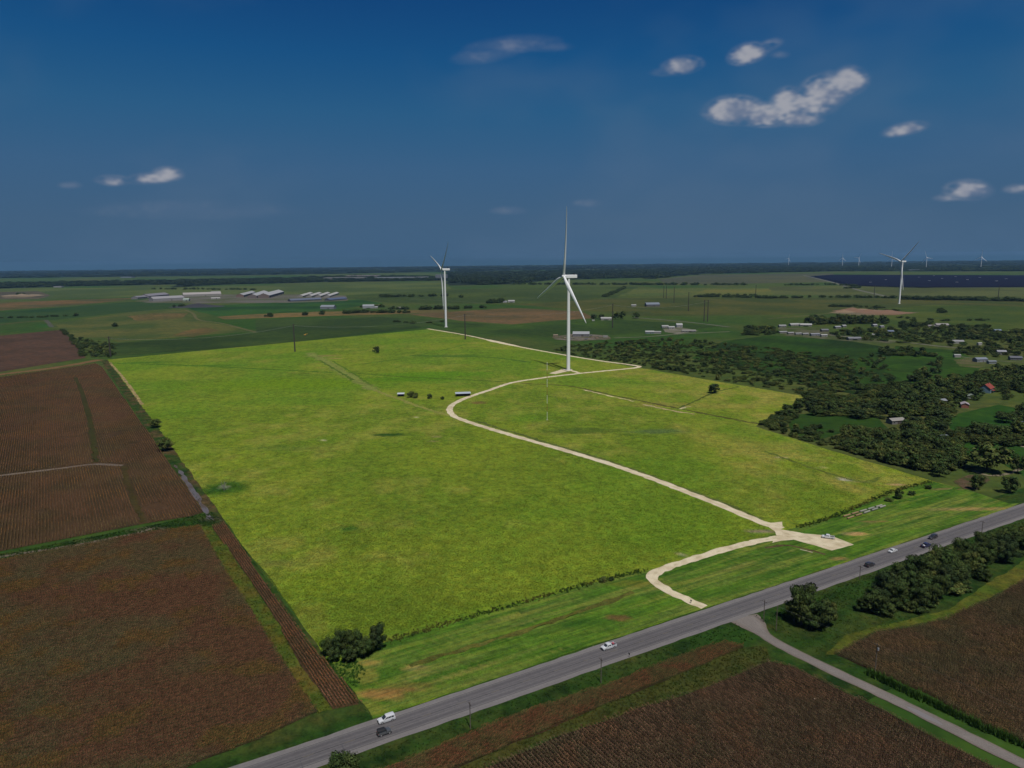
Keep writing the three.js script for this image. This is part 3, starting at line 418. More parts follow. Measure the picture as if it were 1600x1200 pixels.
total += sow(C3, D1, 0.98, 1.0, crop1, 13, cropTint([0.95, 0.85, 0.85], [0.7, 0.75, 0.7], [1.05, 0.85, 0.7], 12));
total += sow(C4a, R, 0.85, 1.0, crop1, 14, cropTint([1.15, 0.95, 0.8], [0.95, 1.05, 0.8], [1.2, 0.8, 0.75], 10));
total += sow(C4b, D1, 1.22, 1.0, crop2, 15, cropTint([0.95, 0.82, 0.84], [0.72, 0.76, 0.72], [1.05, 0.84, 0.78], 14));
total += sow(C5, D1, 0.9, 1.0, crop2, 16, cropTint([0.98, 0.88, 0.8], [0.75, 0.86, 0.72], [1.05, 0.96, 0.74], 16));
console.log('crop pieces', total);
const M4 = new THREE.Matrix4(), Q = new THREE.Quaternion(), UP = new THREE.Vector3(0, 1, 0), V3 = new THREE.Vector3(), S3 = new THREE.Vector3(), C3c = new THREE.Color();
function scatter(name, label, geo, material, list) {   // list: [x, y, z, turn, sx, sy, sz, r, g, b]
  const im = new THREE.InstancedMesh(geo, material, list.length); im.name = numbered(name);
  list.forEach((e, i) => { M4.compose(V3.set(e[0], e[1], e[2]), Q.setFromAxisAngle(UP, e[3]), S3.set(e[4], e[5], e[6])); im.setMatrixAt(i, M4); im.setColorAt(i, C3c.setRGB(e[7], e[8], e[9])); });
  tag(im, label, null, null, 'stuff'); scene.add(im); return im;
}
const cropLabels = ['brown ripe sorghum in straight rows beside the pasture', 'reddish ripe sorghum filling the broad field beside the weed strip', 'narrow block of ripe sorghum rows along the pasture boundary', 'rust coloured sorghum strip beside the highway verge', 'dark brown sorghum rows between highway and side road', 'brown sorghum field beyond the side road and thicket'];
crops.forEach(({ spots, geo, dir, seed, tint }, i) => { const r = rng(seed + 50), turn = Math.atan2(-dir[1], dir[0]); scatter('sorghum', cropLabels[i], geo, M_leaf, spots.map(([x, z]) => { const h = 0.75 + r() * 0.45, t = tint(x, z, r()); return [x, -0.05, z, turn + (r() < 0.5 ? Math.PI : 0), 1, h, 0.75 + r() * 0.35, t[0], t[1], t[2]]; })); });

// tall weeds and grass clumps
function clump(seed, n, hgt, rad, c, wid = 0.07) { const r = rng(seed), it = []; for (let k = 0; k < n; k++) { const a = r() * 6.283, d = rad * Math.sqrt(r()), b = r() * 6.283, L = hgt * (0.5 + 0.6 * r()), o = 0.25 + 0.5 * r(), v = 0.6 + 0.8 * r(); it.push({ p: [Math.cos(a) * d, 0, Math.sin(a) * d], d: [Math.cos(b) * L * o, L, Math.sin(b) * L * o], w: [-Math.sin(b) * wid, 0, Math.cos(b) * wid], c: c.map((q) => q * v) }); } return leafGeo(it); }
const tuft = clump(5, 9, 0.35, 0.35, [1, 1, 1], 0.09), weed = clump(6, 16, 1.1, 0.55, [1, 1, 1], 0.12);
(function pastureTufts() {
  const r = rng(77), list = [];
  for (let k = 0; k < 420000 && list.length < 190000; k++) {
    const py = 640 + 500 * r() ** 0.8, pxx = 220 + 1360 * r(), [x, z] = P(pxx, py); if (!inside(pasture, x, z)) continue;
    if (toLine(track, x, z) < 4 || (py > 800 && toLine(drive, x, z) < 4.2)) continue;
    if (py > 810 && pxx > 1195 && pxx < 1345 && py < 866 && py > 812) continue;
    const mown = rOff([x, z]) > rOff(fence[Math.min(fence.length - 1, 5)]) - 4; if (mown && r() < 0.55) continue;
    if (vnoise(x / 3, z / 3, 301) * 0.6 + r() * 0.9 < 0.62) continue;
    const c = mown ? mownCol(x, z) : pastureCol(x, z), v = 0.8 + r() * 0.65, s = (mown ? 0.4 : 0.55) + r() * 0.5; list.push([x, -0.06, z, r() * 6.28, s * 1.3, s * (mown ? 0.4 : 0.62), s * 1.3, c[0] * v * 1.1, c[1] * v * 1.02, c[2] * v * 1.1]);
  }
  scatter('pasture_grass', 'yellow green grass tufts covering the big pasture', tuft, M_leaf, list);
})();
function weeds(label, test, count, seed, colour, hs, ws = 1) {
  const r = rng(seed), list = []; let guard = 0;
  while (list.length < count && guard++ < count * 30) { const s = test(r); if (!s || !inView(s[0], s[1], 40) || toLine(sideLine, s[0], s[1]) < 5.5 || toLine(drive, s[0], s[1]) < 4.4 || toLine(track, s[0], s[1]) < 4.6 || Math.abs(rOff(s) - MID) < 7.4) continue; const v = 1.0 + r() * 0.9, c = colour(s[0], s[1]), k = hs * (0.5 + r()); list.push([s[0], -0.08, s[1], r() * 6.28, k * ws, k, k * ws, c[0] * v, c[1] * v, c[2] * v]); }
  scatter('tall_weeds', label, weed, M_leaf, list);
}
const along = (line, spread) => (r) => { const k = Math.floor(r() * (line.length - 1)), a = line[k], b = line[k + 1], t = r(); return [a[0] + (b[0] - a[0]) * t + (r() + r() - 1) * spread, a[1] + (b[1] - a[1]) * t + (r() + r() - 1) * spread]; };
const within = (poly) => { const xs = poly.map((p) => p[0]), zs = poly.map((p) => p[1]), x0 = Math.min(...xs), x1 = Math.max(...xs), z0 = Math.min(...zs), z1 = Math.max(...zs); return (r) => { const x = x0 + (x1 - x0) * r(), z = z0 + (z1 - z0) * r(); return inside(poly, x, z) ? [x, z] : null; }; };
const fenceFine = curve(fence.slice(2), 2).filter((p) => toLine(drive, p[0], p[1]) > 5 && !(p[0] > P(1185, 832)[0] && p[0] < P(1245, 826)[0]));
const darkGreen = (x, z) => mix(A(52, 74, 26), A(82, 84, 36), smooth(0.4, 0.65, fbm(x / 9, z / 9, 3, 311)));
weeds('tall weeds grown through the wire fence line of the pasture', along(fenceFine, 2.6), 1500, 21, darkGreen, 0.62);
weeds('yellowish weeds between the two sorghum blocks', within(CW), 900, 22, weedCol, 0.45);
weeds('green weeds between the two roadside sorghum fields', within(C4w), 1900, 23, (x, z) => mix(weedCol(x, z), A(48, 56, 24), 0.6), 0.4);
const sideHedge = curve(px([[1358, 1053], [1410, 1078], [1470, 1106], [1532, 1137]]), 2).concat(curve(px([[1556, 1146], [1600, 1166], [1640, 1185]]), 2));
weeds('tall cane grass along the ditch beside the side road', along(sideHedge, 1.2), 620, 24, () => A(56, 84, 30), 1.5, 0.8);
weeds('rough grass and weeds on the verge below the highway', (r) => { const p = onRoad(a0 + (a1 - a0) * r() * 0.75, TOPOFF + 13.4 + r() * 13); return inside(C4a, ...p) || toLine(sideLine, p[0], p[1]) < 4.5 ? null : p; }, 3000, 25, vergeCol, 0.4);
weeds('green weeds along the ditch between two sorghum fields', (r) => { const s = within(headland)(r); return s; }, 1500, 26, vergeCol, 0.55);
weeds('weeds along the margin between sorghum and pasture', within(leftVerge), 1300, 27, vergeCol, 0.4);
weeds('bushy weeds at the pasture corner below the thicket', within(px([[505, 1030], [560, 1030], [572, 1050], [558, 1075], [535, 1062]])), 260, 28, () => A(52, 84, 27), 0.6);
weeds('rough grass below the roadside thicket and side road', within(px([[1175, 978], [1240, 950], [1330, 900], [1330, 960], [1440, 962], [1420, 972], [1325, 992], [1290, 1022], [1340, 1045], [1200, 992]])), 1100, 29, (x, z) => mix(vergeCol(x, z), A(72, 92, 30), 0.6), 0.34);
console.log('plants done');

// ------------------------------------------------------------------ trees and shrubs
function blob(seed, rx, ry, rz, cx, cy, cz, c, detail = 1) { const g = new THREE.IcosahedronGeometry(1, detail), p = g.attributes.position, vc = []; for (let i = 0; i < p.count; i++) { const x = p.getX(i), y = p.getY(i), z = p.getZ(i), n = 0.8 + 0.4 * vnoise(x * 2 + seed, y * 2 + z * 3, seed); p.setXYZ(i, cx + x * rx * n, cy + y * ry * n, cz + z * rz * n); vc.push(...c); } g.setAttribute('color', new THREE.Float32BufferAttribute(vc, 3)); g.deleteAttribute('uv'); g.computeVertexNormals(); return g; }
function crown(seed, rad, y0, y1, nLobes, nLeaf, size, c, spread = 1) {   // lobed mass of leaf sprays with gaps
  const r = rng(seed), it = [], lobes = [], cy = (y0 + y1) / 2, hy = (y1 - y0) / 2;
  for (let k = 0; k < nLobes; k++) { const a = k * 2.4 + r(), t = -0.84 + 1.66 * ((k + 0.5) / nLobes), q = rad * (0.28 + 0.42 * r()) * Math.sqrt(Math.max(0.12, 1 - t * t * 0.85)); lobes.push([Math.cos(a) * q * 1.15, cy + t * hy * 0.72, Math.sin(a) * q * 1.15, rad * (0.32 + 0.2 * r()) * spread, 0.75 + 0.5 * r(), r()]); }
  for (let k = 0; k < nLeaf; k++) {
    const L = lobes[Math.floor(r() * nLobes)], u = r() * 2 - 1, a = r() * 6.283, q = Math.sqrt(1 - u * u), n = [q * Math.cos(a), u * 0.9 + 0.1, q * Math.sin(a)];
    const lump = 0.72 + 0.42 * vnoise(n[0] * 2.3 + seed, n[1] * 2.3 + n[2] * 1.9, seed + 3) - 0.25 * r() * r(), d = L[3] * lump;
    const p = [L[0] + n[0] * d, L[1] + n[1] * d * 0.82, L[2] + n[2] * d], s = size * (0.55 + 0.8 * r());
    const t1 = [n[1] + r() - 0.5, -n[0] + (r() - 0.5) * 0.8, n[2] * 0.3 + r() - 0.5], l1 = Math.hypot(...t1) || 1, tt = t1.map((v) => v / l1 * s);
    const w = [n[1] * tt[2] - n[2] * tt[1], n[2] * tt[0] - n[0] * tt[2], n[0] * tt[1] - n[1] * tt[0]].map((v, i) => v * 0.42 + (r() - 0.5) * s * 0.35);
    const v = L[4] * (0.6 + 0.75 * r()), yel = 1 + (L[5] - 0.5) * 0.35 + (r() - 0.5) * 0.25;
    it.push({ p, d: tt, w, c: [c[0] * v * yel, c[1] * v, c[2] * v] });
  }
  const geos = [leafGeo(it)];
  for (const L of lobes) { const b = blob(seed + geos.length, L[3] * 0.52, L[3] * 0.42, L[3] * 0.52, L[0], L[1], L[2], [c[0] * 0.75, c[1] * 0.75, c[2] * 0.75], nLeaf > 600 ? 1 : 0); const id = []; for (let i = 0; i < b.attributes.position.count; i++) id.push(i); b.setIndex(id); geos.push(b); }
  return mergeGeometries(geos);
}
function trunkGeo(seed, h, r0, limbs) {
  const r = rng(seed), gs = []; const tube = (a, b, q0, q1) => { const c = new THREE.CatmullRomCurve3([new THREE.Vector3(...a), new THREE.Vector3((a[0] + b[0]) / 2 + (r() - 0.5) * 0.4, (a[1] + b[1]) / 2, (a[2] + b[2]) / 2 + (r() - 0.5) * 0.4), new THREE.Vector3(...b)]); const g = new THREE.TubeGeometry(c, 4, 1, 6), p = g.attributes.position, pts = c.getSpacedPoints(4); for (let i = 0; i < p.count; i++) { const k = Math.floor(i / 7), o = pts[k], s = q0 + (q1 - q0) * k / 4; p.setXYZ(i, o.x + (p.getX(i) - o.x) * s, o.y + (p.getY(i) - o.y) * s, o.z + (p.getZ(i) - o.z) * s); } g.computeVertexNormals(); gs.push(g); };
  tube([0, -0.3, 0], [(r() - 0.5) * 0.5, h * 0.55, (r() - 0.5) * 0.5], r0, r0 * 0.6);
  for (let k = 0; k < limbs; k++) { const a = k * 2.4 + r(), l = h * (0.25 + 0.2 * r()); tube([0, h * (0.3 + 0.22 * r()), 0], [Math.cos(a) * l, h * (0.62 + 0.25 * r()), Math.sin(a) * l], r0 * 0.5, r0 * 0.15); }
  return mergeGeometries(gs);
}
const M_bark = mat([0.06, 0.048, 0.036], 0.95);
const greens = [[0.043, 0.065, 0.017], [0.036, 0.055, 0.015], [0.072, 0.09, 0.023], [0.031, 0.05, 0.017]];
const treeKinds = { near: [], mid: [], far: [] };   // geometry for a tree 10 m tall, about 9 m across
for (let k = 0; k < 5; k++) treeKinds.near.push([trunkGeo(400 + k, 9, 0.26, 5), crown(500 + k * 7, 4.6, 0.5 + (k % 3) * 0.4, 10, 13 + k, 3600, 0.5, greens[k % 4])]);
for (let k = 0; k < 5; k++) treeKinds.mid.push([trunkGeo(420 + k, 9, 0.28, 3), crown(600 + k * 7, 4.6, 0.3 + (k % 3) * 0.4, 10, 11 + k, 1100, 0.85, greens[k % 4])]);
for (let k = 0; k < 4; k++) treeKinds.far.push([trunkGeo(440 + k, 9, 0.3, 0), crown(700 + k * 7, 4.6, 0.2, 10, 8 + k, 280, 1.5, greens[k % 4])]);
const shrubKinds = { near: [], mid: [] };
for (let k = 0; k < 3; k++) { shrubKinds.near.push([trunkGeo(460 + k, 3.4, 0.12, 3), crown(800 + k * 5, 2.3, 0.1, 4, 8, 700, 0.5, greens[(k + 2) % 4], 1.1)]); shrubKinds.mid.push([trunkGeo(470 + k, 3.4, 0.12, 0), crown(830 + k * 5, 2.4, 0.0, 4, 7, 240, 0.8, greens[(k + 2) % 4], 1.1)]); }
let treeNo = 0;
const solids = [];                                  // footprints to keep clear: [x, z, r]
function addTree(x, z, h, w, label, group, { name = 'broadleaf_tree', category = 'tree', kinds = treeKinds, seed } = {}) {
  const d = Math.hypot(x, z), set = kinds === shrubKinds ? (d < 620 ? 'near' : 'mid') : d < 430 ? 'near' : d < 950 ? 'mid' : 'far', k = seed ?? Math.floor(hash(treeNo++, 3, 9) * 97), [tg, cg] = kinds[set][k % kinds[set].length];
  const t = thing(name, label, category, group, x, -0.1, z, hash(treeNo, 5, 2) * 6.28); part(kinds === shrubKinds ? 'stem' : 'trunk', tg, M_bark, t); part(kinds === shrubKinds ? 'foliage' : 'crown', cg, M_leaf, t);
  const base = kinds === shrubKinds ? [4, 4.6] : [10, 9.2]; t.scale.set(w / base[1], h / base[0], w / base[1]); return t;
}
function grove(poly, n, hs, ws, label, group, seed, minD, o = {}) {
  const r = rng(seed), pick = within(poly), placed = []; let guard = 0;
  while (placed.length < n && guard++ < n * 60) { const s = pick(r); if (!s) continue; if (placed.some((p) => Math.hypot(p[0] - s[0], p[1] - s[1]) < minD) || solids.some((b) => Math.hypot(b[0] - s[0], b[1] - s[1]) < b[2]) || (o.clear && o.clear.some(([l, d]) => toLine(l, s[0], s[1]) < d))) continue; placed.push(s); }
  const made = placed.map(([x, z]) => { const h = hs[0] + (hs[1] - hs[0]) * r(), w = (ws[0] + (ws[1] - ws[0]) * r()); return addTree(x, z, h, w, label, group, o); });
  if (made.length > 5) { const by = [...made].sort((p, q) => q.scale.y - p.scale.y), kind = label.replace(/^(dense |tall |large |broad |dark |bushy |green |pale |upright )+/, ''); by[0].scale.y *= 1.12; by[0].userData.label = 'tallest ' + kind; by[by.length - 1].scale.y *= 0.85; by[by.length - 1].userData.label = 'lowest ' + kind; }
  let k = 0; guard = 0; const m = Math.round(n * (o.fill ?? 3));
  while (k < m && guard++ < m * 30) { const s = pick(r); if (!s || solids.some((b) => Math.hypot(b[0] - s[0], b[1] - s[1]) < b[2]) || (o.clear && o.clear.some(([l, d]) => toLine(l, s[0], s[1]) < d))) continue; k++; const h = hs[0] * (0.3 + 0.5 * r()), w = ws[0] * (0.55 + 0.55 * r()), v = 0.75 + 0.5 * r(); fill.push([s[0], -0.3, s[1], r() * 6.28, w / 9.2, h / 10, w / 9.2, v, v, v]); }
  return placed.length;
}
const fill = [];                                    // the undergrowth that closes the gaps between the trees
function treeAt(p, y, hpx, wpx, label, group, o = {}) { const [x, z] = P(p, y), s = perMetre(p, y), v = s * Math.sqrt(1 - (EYE / Math.hypot(EYE, x, z)) ** 2); return addTree(x, z, hpx / v, wpx / s, label, group, o); }

// ------------------------------------------------------------------ buildings
const matCache = new Map();
function paint(r, g, b, rough = 0.7, metal = 0) { const k = [r, g, b, rough, metal].join(); if (!matCache.has(k)) matCache.set(k, new THREE.MeshStandardMaterial({ color: col(A(r, g, b)), roughness: rough, metalness: metal })); return matCache.get(k); }
const M_glass = new THREE.MeshStandardMaterial({ color: col([0.02, 0.025, 0.03]), roughness: 0.12, metalness: 0 }), M_dark = mat([0.02, 0.02, 0.02], 0.9), M_conc = mat([0.3, 0.29, 0.27], 0.9);
function gableWall(L, W, H, rise) { const s = new THREE.Shape([[-W / 2, -0.2], [W / 2, -0.2], [W / 2, H], [0, H + rise], [-W / 2, H]].map((p) => new THREE.Vector2(...p))); const g = new THREE.ExtrudeGeometry(s, { depth: L, bevelEnabled: false }); g.translate(0, 0, -L / 2); g.rotateY(Math.PI / 2); return g; }
function slopes(L, W, H, rise, over, th) { const gs = [], a = Math.atan2(rise, W / 2), len = (W / 2 + over) / Math.cos(a); for (const s of [-1, 1]) { const g = new THREE.BoxGeometry(L + over * 2, th, len); g.translate(0, th / 2 + 0.01, len / 2); g.rotateX(a); g.translate(0, H + rise, 0); if (s < 0) g.rotateY(Math.PI); gs.push(g); } return mergeGeometries(gs); }
function building(o) {
  const [x, z] = o.at ? P(...o.at) : o.pos, t = thing(o.name ?? 'house', o.label, o.category ?? 'house', o.group, x, -0.1, z, o.turn ?? 0);
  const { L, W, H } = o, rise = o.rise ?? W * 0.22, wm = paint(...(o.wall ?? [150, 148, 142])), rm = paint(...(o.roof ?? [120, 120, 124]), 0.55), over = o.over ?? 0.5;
  solids.push([x, z, Math.max(L, W) * 0.5 + 3]);
  if (o.open) {                                   // posts and a roof, one closed back wall
    part('back_wall', box(L, H, 0.15, 0, H / 2, -W / 2 + 0.1), wm, t); for (const sx of [-1, 1]) part('side_wall', box(0.15, H, W - 0.4, sx * (L / 2 - 0.1), H / 2, 0), wm, t);
    const n = Math.max(2, Math.round(L / 4)); for (let k = 0; k <= n; k++) part('post', box(0.18, H, 0.18, -L / 2 + 0.1 + (L - 0.2) * k / n, H / 2, W / 2 - 0.1), M_bark, t);
    const g = new THREE.BoxGeometry(L + over * 2, 0.12, W + over * 2); g.rotateX(o.tilt ?? 0.08); g.translate(0, H + 0.25, 0); part('roof', g, rm, t); return t;
  }
  if (o.flat) { part('wall', box(L, H + 0.2, W, 0, H / 2 - 0.1, 0), wm, t); part('roof', box(L + 0.3, 0.3, W + 0.3, 0, H + 0.16, 0), rm, t); }
  else { part('wall', gableWall(L, W, H, rise), wm, t); const rf = part('roof', slopes(L, W, H, rise, over, 0.16), rm, t); if (o.vents) for (let k = 0; k < o.vents; k++) part('roof_vent', box(1.2, 0.7, 1.2, -L / 2 + L * (k + 0.5) / o.vents, H + rise + 0.4, 0), rm, rf); if (o.chimney) part('chimney', box(0.7, 1.6, 0.7, L * 0.2, H + rise * 0.8 + 0.6, 0.6), paint(120, 84, 70), rf); }
  if (o.plain) return t;
  const front = W / 2 + 0.03, dw = o.bigDoor ? Math.min(4, L * 0.3) : 1.1, dh = o.bigDoor ? Math.min(H * 0.85, 4) : 2.1;
  const door = part('door', box(dw, dh, 0.08, o.doorAt ?? L * 0.08, dh / 2, front), o.bigDoor ? paint(78, 72, 66) : paint(96, 80, 66), t); if (!o.bigDoor) part('handle', box(0.06, 0.12, 0.06, (o.doorAt ?? L * 0.08) + 0.4, 1.0, front + 0.06), M_conc, door);
  const nw = Math.max(1, Math.round(L / 5)); for (let k = 0; k < nw; k++) { const wx = -L / 2 + L * (k + 0.5) / nw; if (Math.abs(wx - (o.doorAt ?? L * 0.08)) < dw / 2 + 0.8) continue; const f = part('window', box(1.4, 1.3, 0.1, wx, 1.6, front), paint(170, 170, 168), t); part('pane', box(1.2, 1.1, 0.06, wx, 1.6, front + 0.04), M_glass, f); }
  const f2 = part('window', box(0.1, 1.2, 1.3, L / 2 + 0.03, 1.6, 0), paint(170, 170, 168), t); part('pane', box(0.06, 1.0, 1.1, L / 2 + 0.07, 1.6, 0), M_glass, f2);
  if (o.porch) { part('porch_roof', box(o.porch, 0.14, 2.4, 0, 2.5, W / 2 + 1.25), rm, t); for (const sx of [-1, 1]) part('porch_post', box(0.14, 2.45, 0.14, sx * (o.porch / 2 - 0.2), 1.22, W / 2 + 2.2), wm, t); }
  return t;
}
const GR = [128, 130, 134], WH = [176, 176, 176], TAN = [142, 130, 108];
// the farm complex far beyond the pasture: long barns
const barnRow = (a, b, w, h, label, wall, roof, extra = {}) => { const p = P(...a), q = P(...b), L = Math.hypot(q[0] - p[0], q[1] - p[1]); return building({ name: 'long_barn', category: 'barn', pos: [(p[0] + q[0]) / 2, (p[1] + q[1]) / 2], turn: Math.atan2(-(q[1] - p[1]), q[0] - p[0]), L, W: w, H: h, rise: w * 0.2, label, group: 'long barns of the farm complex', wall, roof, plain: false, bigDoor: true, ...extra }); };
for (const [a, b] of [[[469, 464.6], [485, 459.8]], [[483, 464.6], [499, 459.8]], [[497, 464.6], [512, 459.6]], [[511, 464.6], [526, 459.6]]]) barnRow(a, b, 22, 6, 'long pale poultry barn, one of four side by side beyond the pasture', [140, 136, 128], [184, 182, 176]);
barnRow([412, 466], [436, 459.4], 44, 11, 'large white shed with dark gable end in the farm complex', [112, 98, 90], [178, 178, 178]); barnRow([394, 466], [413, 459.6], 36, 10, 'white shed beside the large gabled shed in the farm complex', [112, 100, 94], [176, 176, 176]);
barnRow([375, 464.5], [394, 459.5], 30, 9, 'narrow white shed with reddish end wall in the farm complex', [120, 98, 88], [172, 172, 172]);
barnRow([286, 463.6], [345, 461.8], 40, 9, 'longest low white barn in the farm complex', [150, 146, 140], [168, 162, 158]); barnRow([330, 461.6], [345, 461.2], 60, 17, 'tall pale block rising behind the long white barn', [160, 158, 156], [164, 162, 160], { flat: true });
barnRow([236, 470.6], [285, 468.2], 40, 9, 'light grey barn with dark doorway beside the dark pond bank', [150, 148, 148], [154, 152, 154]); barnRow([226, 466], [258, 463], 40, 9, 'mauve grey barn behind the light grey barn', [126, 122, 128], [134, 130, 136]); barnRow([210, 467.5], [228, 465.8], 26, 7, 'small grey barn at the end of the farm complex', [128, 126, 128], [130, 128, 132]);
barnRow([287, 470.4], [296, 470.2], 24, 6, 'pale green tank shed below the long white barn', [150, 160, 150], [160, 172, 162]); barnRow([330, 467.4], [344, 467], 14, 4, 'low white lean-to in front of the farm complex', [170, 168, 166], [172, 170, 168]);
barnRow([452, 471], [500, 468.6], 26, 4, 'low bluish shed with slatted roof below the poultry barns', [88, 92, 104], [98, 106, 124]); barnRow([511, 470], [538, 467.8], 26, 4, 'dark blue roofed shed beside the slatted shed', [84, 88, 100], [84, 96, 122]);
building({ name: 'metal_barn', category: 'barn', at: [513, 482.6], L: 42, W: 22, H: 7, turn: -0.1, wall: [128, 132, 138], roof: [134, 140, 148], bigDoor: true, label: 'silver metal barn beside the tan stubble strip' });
building({ at: [576, 481.5], L: 34, W: 16, H: 6.5, rise: 5, turn: 0.1, wall: [160, 162, 166], roof: [142, 148, 152], label: 'white farmhouse among trees beyond the stubble strip', porch: 12 }); building({ name: 'shed', category: 'shed', at: [588, 481.5], L: 9, W: 9, H: 4, wall: [166, 166, 164], roof: [160, 160, 160], label: 'little white shed beside the white farmhouse', plain: true });
building({ at: [627, 483], L: 20, W: 12, H: 4, wall: [150, 148, 144], roof: [140, 138, 132], label: 'pale house among trees near the far wind turbine' });
building({ at: [799, 472.5], L: 22, W: 14, H: 5, wall: [160, 160, 158], roof: [168, 168, 166], label: 'white house beside a dark grove on the plain', porch: 8 }); building({ name: 'shed', category: 'shed', at: [789, 473], L: 14, W: 10, H: 4, wall: [150, 150, 150], roof: [150, 152, 156], label: 'small shed between the dark grove and the white house', plain: true });
building({ at: [947, 500], L: 24, W: 12, H: 4.2, turn: -0.1, wall: [160, 156, 150], roof: [170, 170, 168], label: 'white roofed farmhouse between two groups of oaks', porch: 8, chimney: true }); building({ name: 'trailer', category: 'trailer', at: [927, 501.3], L: 6, W: 3, H: 2.6, flat: true, plain: true, wall: [172, 172, 170], roof: [176, 176, 176], label: 'small white box trailer near the oak farmhouse' });
building({ name: 'metal_barn', category: 'barn', at: [1019, 478.5], L: 40, W: 24, H: 6, turn: 0.06, wall: [96, 96, 98], roof: [120, 128, 140], bigDoor: true, label: 'long blue grey metal barn standing alone on the plain' }); building({ name: 'shed', category: 'shed', at: [990, 478.6], L: 14, W: 9, H: 4, wall: [150, 150, 148], roof: [158, 158, 156], label: 'small pale shed near the lone metal barn', plain: true });
// junk yard
building({ name: 'metal_barn', category: 'barn', at: [908, 525], L: 30, W: 18, H: 4.6, turn: -0.12, wall: [118, 116, 120], roof: [158, 160, 164], bigDoor: true, label: 'pale metal workshop in the cluttered yard beyond the turbine' }); building({ name: 'shed', category: 'shed', at: [868, 526], L: 8, W: 6, H: 3, wall: [136, 122, 98], roof: [140, 126, 104], label: 'tan shed at one end of the cluttered yard', plain: true }); building({ name: 'trailer', category: 'trailer', at: [946, 527], L: 8, W: 3, H: 2.8, flat: true, plain: true, wall: [160, 158, 154], roof: [160, 160, 158], label: 'white trailer at the end of the cluttered yard' });
// homestead on the county road
building({ at: [1015, 521], L: 16, W: 9, H: 3.4, turn: -0.1, wall: [116, 138, 138], roof: [166, 168, 166], label: 'teal walled house with pale roof on the county road' }); building({ name: 'shed', category: 'shed', at: [1027, 521], L: 13, W: 7, H: 3, turn: -0.1, wall: [150, 150, 146], roof: [150, 150, 148], label: 'pale shed beside the teal walled house', plain: true });
building({ at: [1039, 512], L: 13, W: 9, H: 3.2, wall: [150, 150, 150], roof: [164, 164, 162], label: 'white house at the back of the homestead yard' }); building({ at: [1049, 513.5], L: 12, W: 8, H: 3.2, wall: [156, 156, 154], roof: [172, 172, 170], label: 'white gabled house in the middle of the homestead yard' }); building({ at: [1061, 511], L: 12, W: 10, H: 4.6, rise: 3.4, wall: [160, 160, 160], roof: [160, 162, 162], label: 'tall steep roofed white house in the homestead yard' }); building({ name: 'shed', category: 'shed', at: [1076, 518.6], L: 26, W: 7, H: 2.8, turn: -0.08, wall: [130, 130, 128], roof: [142, 142, 136], label: 'long low grey shed at the edge of the homestead yard', bigDoor: true });
// the village
const vill = (p, y, L, W, roof, wall, label, extra = {}) => building({ at: [p, y], L, W, H: 3.1, turn: (hash(p, y, 4) - 0.5) * 0.8, roof, wall, label, group: 'houses of the village', ...extra });
vill(1241, 509, 20, 10, [168, 168, 166], [150, 148, 142], 'white roofed long house without porch in the upper village row'); vill(1259, 509.5, 22, 11, [172, 172, 170], [140, 138, 132], 'white roofed house with shaded porch in the upper village row', { porch: 10 }); vill(1222, 511, 14, 8, [150, 150, 152], [140, 140, 138], 'grey roofed house half behind the dark grove');
for (const [p, y, L] of [[1223, 520.5, 15], [1235, 522, 11], [1247, 523, 12], [1258, 523.5, 11]]) vill(p, y, L, 5, [150, 150, 152], [140, 138, 134], 'pale mobile home in the row at the edge of the meadow', { name: 'mobile_home', category: 'mobile home', group: 'mobile homes at the edge of the meadow', turn: 0.2, H: 2.8 });
vill(1273, 524.5, 16, 7, [134, 136, 144], [128, 130, 134], 'blue grey mobile home in the middle of the row', { name: 'mobile_home', category: 'mobile home', turn: 0.1 }); vill(1287, 526, 11, 6, [166, 166, 164], [150, 148, 144], 'white mobile home at the end of the row by the road', { name: 'mobile_home', category: 'mobile home', turn: 0.1 });
vill(1288, 518, 13, 9, [110, 112, 116], [100, 98, 94], 'dark grey roofed house behind the mobile homes'); vill(1308, 513, 12, 8, [146, 148, 152], [140, 138, 134], 'light grey house by itself below the tall grove'); vill(1318, 511, 8, 7, [160, 160, 160], [140, 140, 140], 'little white roofed house below the tall grove'); vill(1366, 510, 9, 8, [158, 160, 164], [146, 146, 146], 'small white house at the end of the tall grove'); vill(1377, 512, 8, 7, [148, 148, 152], [140, 140, 140], 'small grey white house beyond the end of the tall grove'); vill(1334, 531, 22, 9, [122, 124, 128], [116, 114, 110], 'long grey house below the county road', { porch: 8 }); vill(1367, 526.5, 9, 7, [150, 150, 150], [166, 164, 158], 'narrow white walled house beside the county road', { H: 4.5 }); vill(1391, 520, 10, 8, [112, 124, 146], [120, 124, 132], 'blue grey roofed house among village trees');
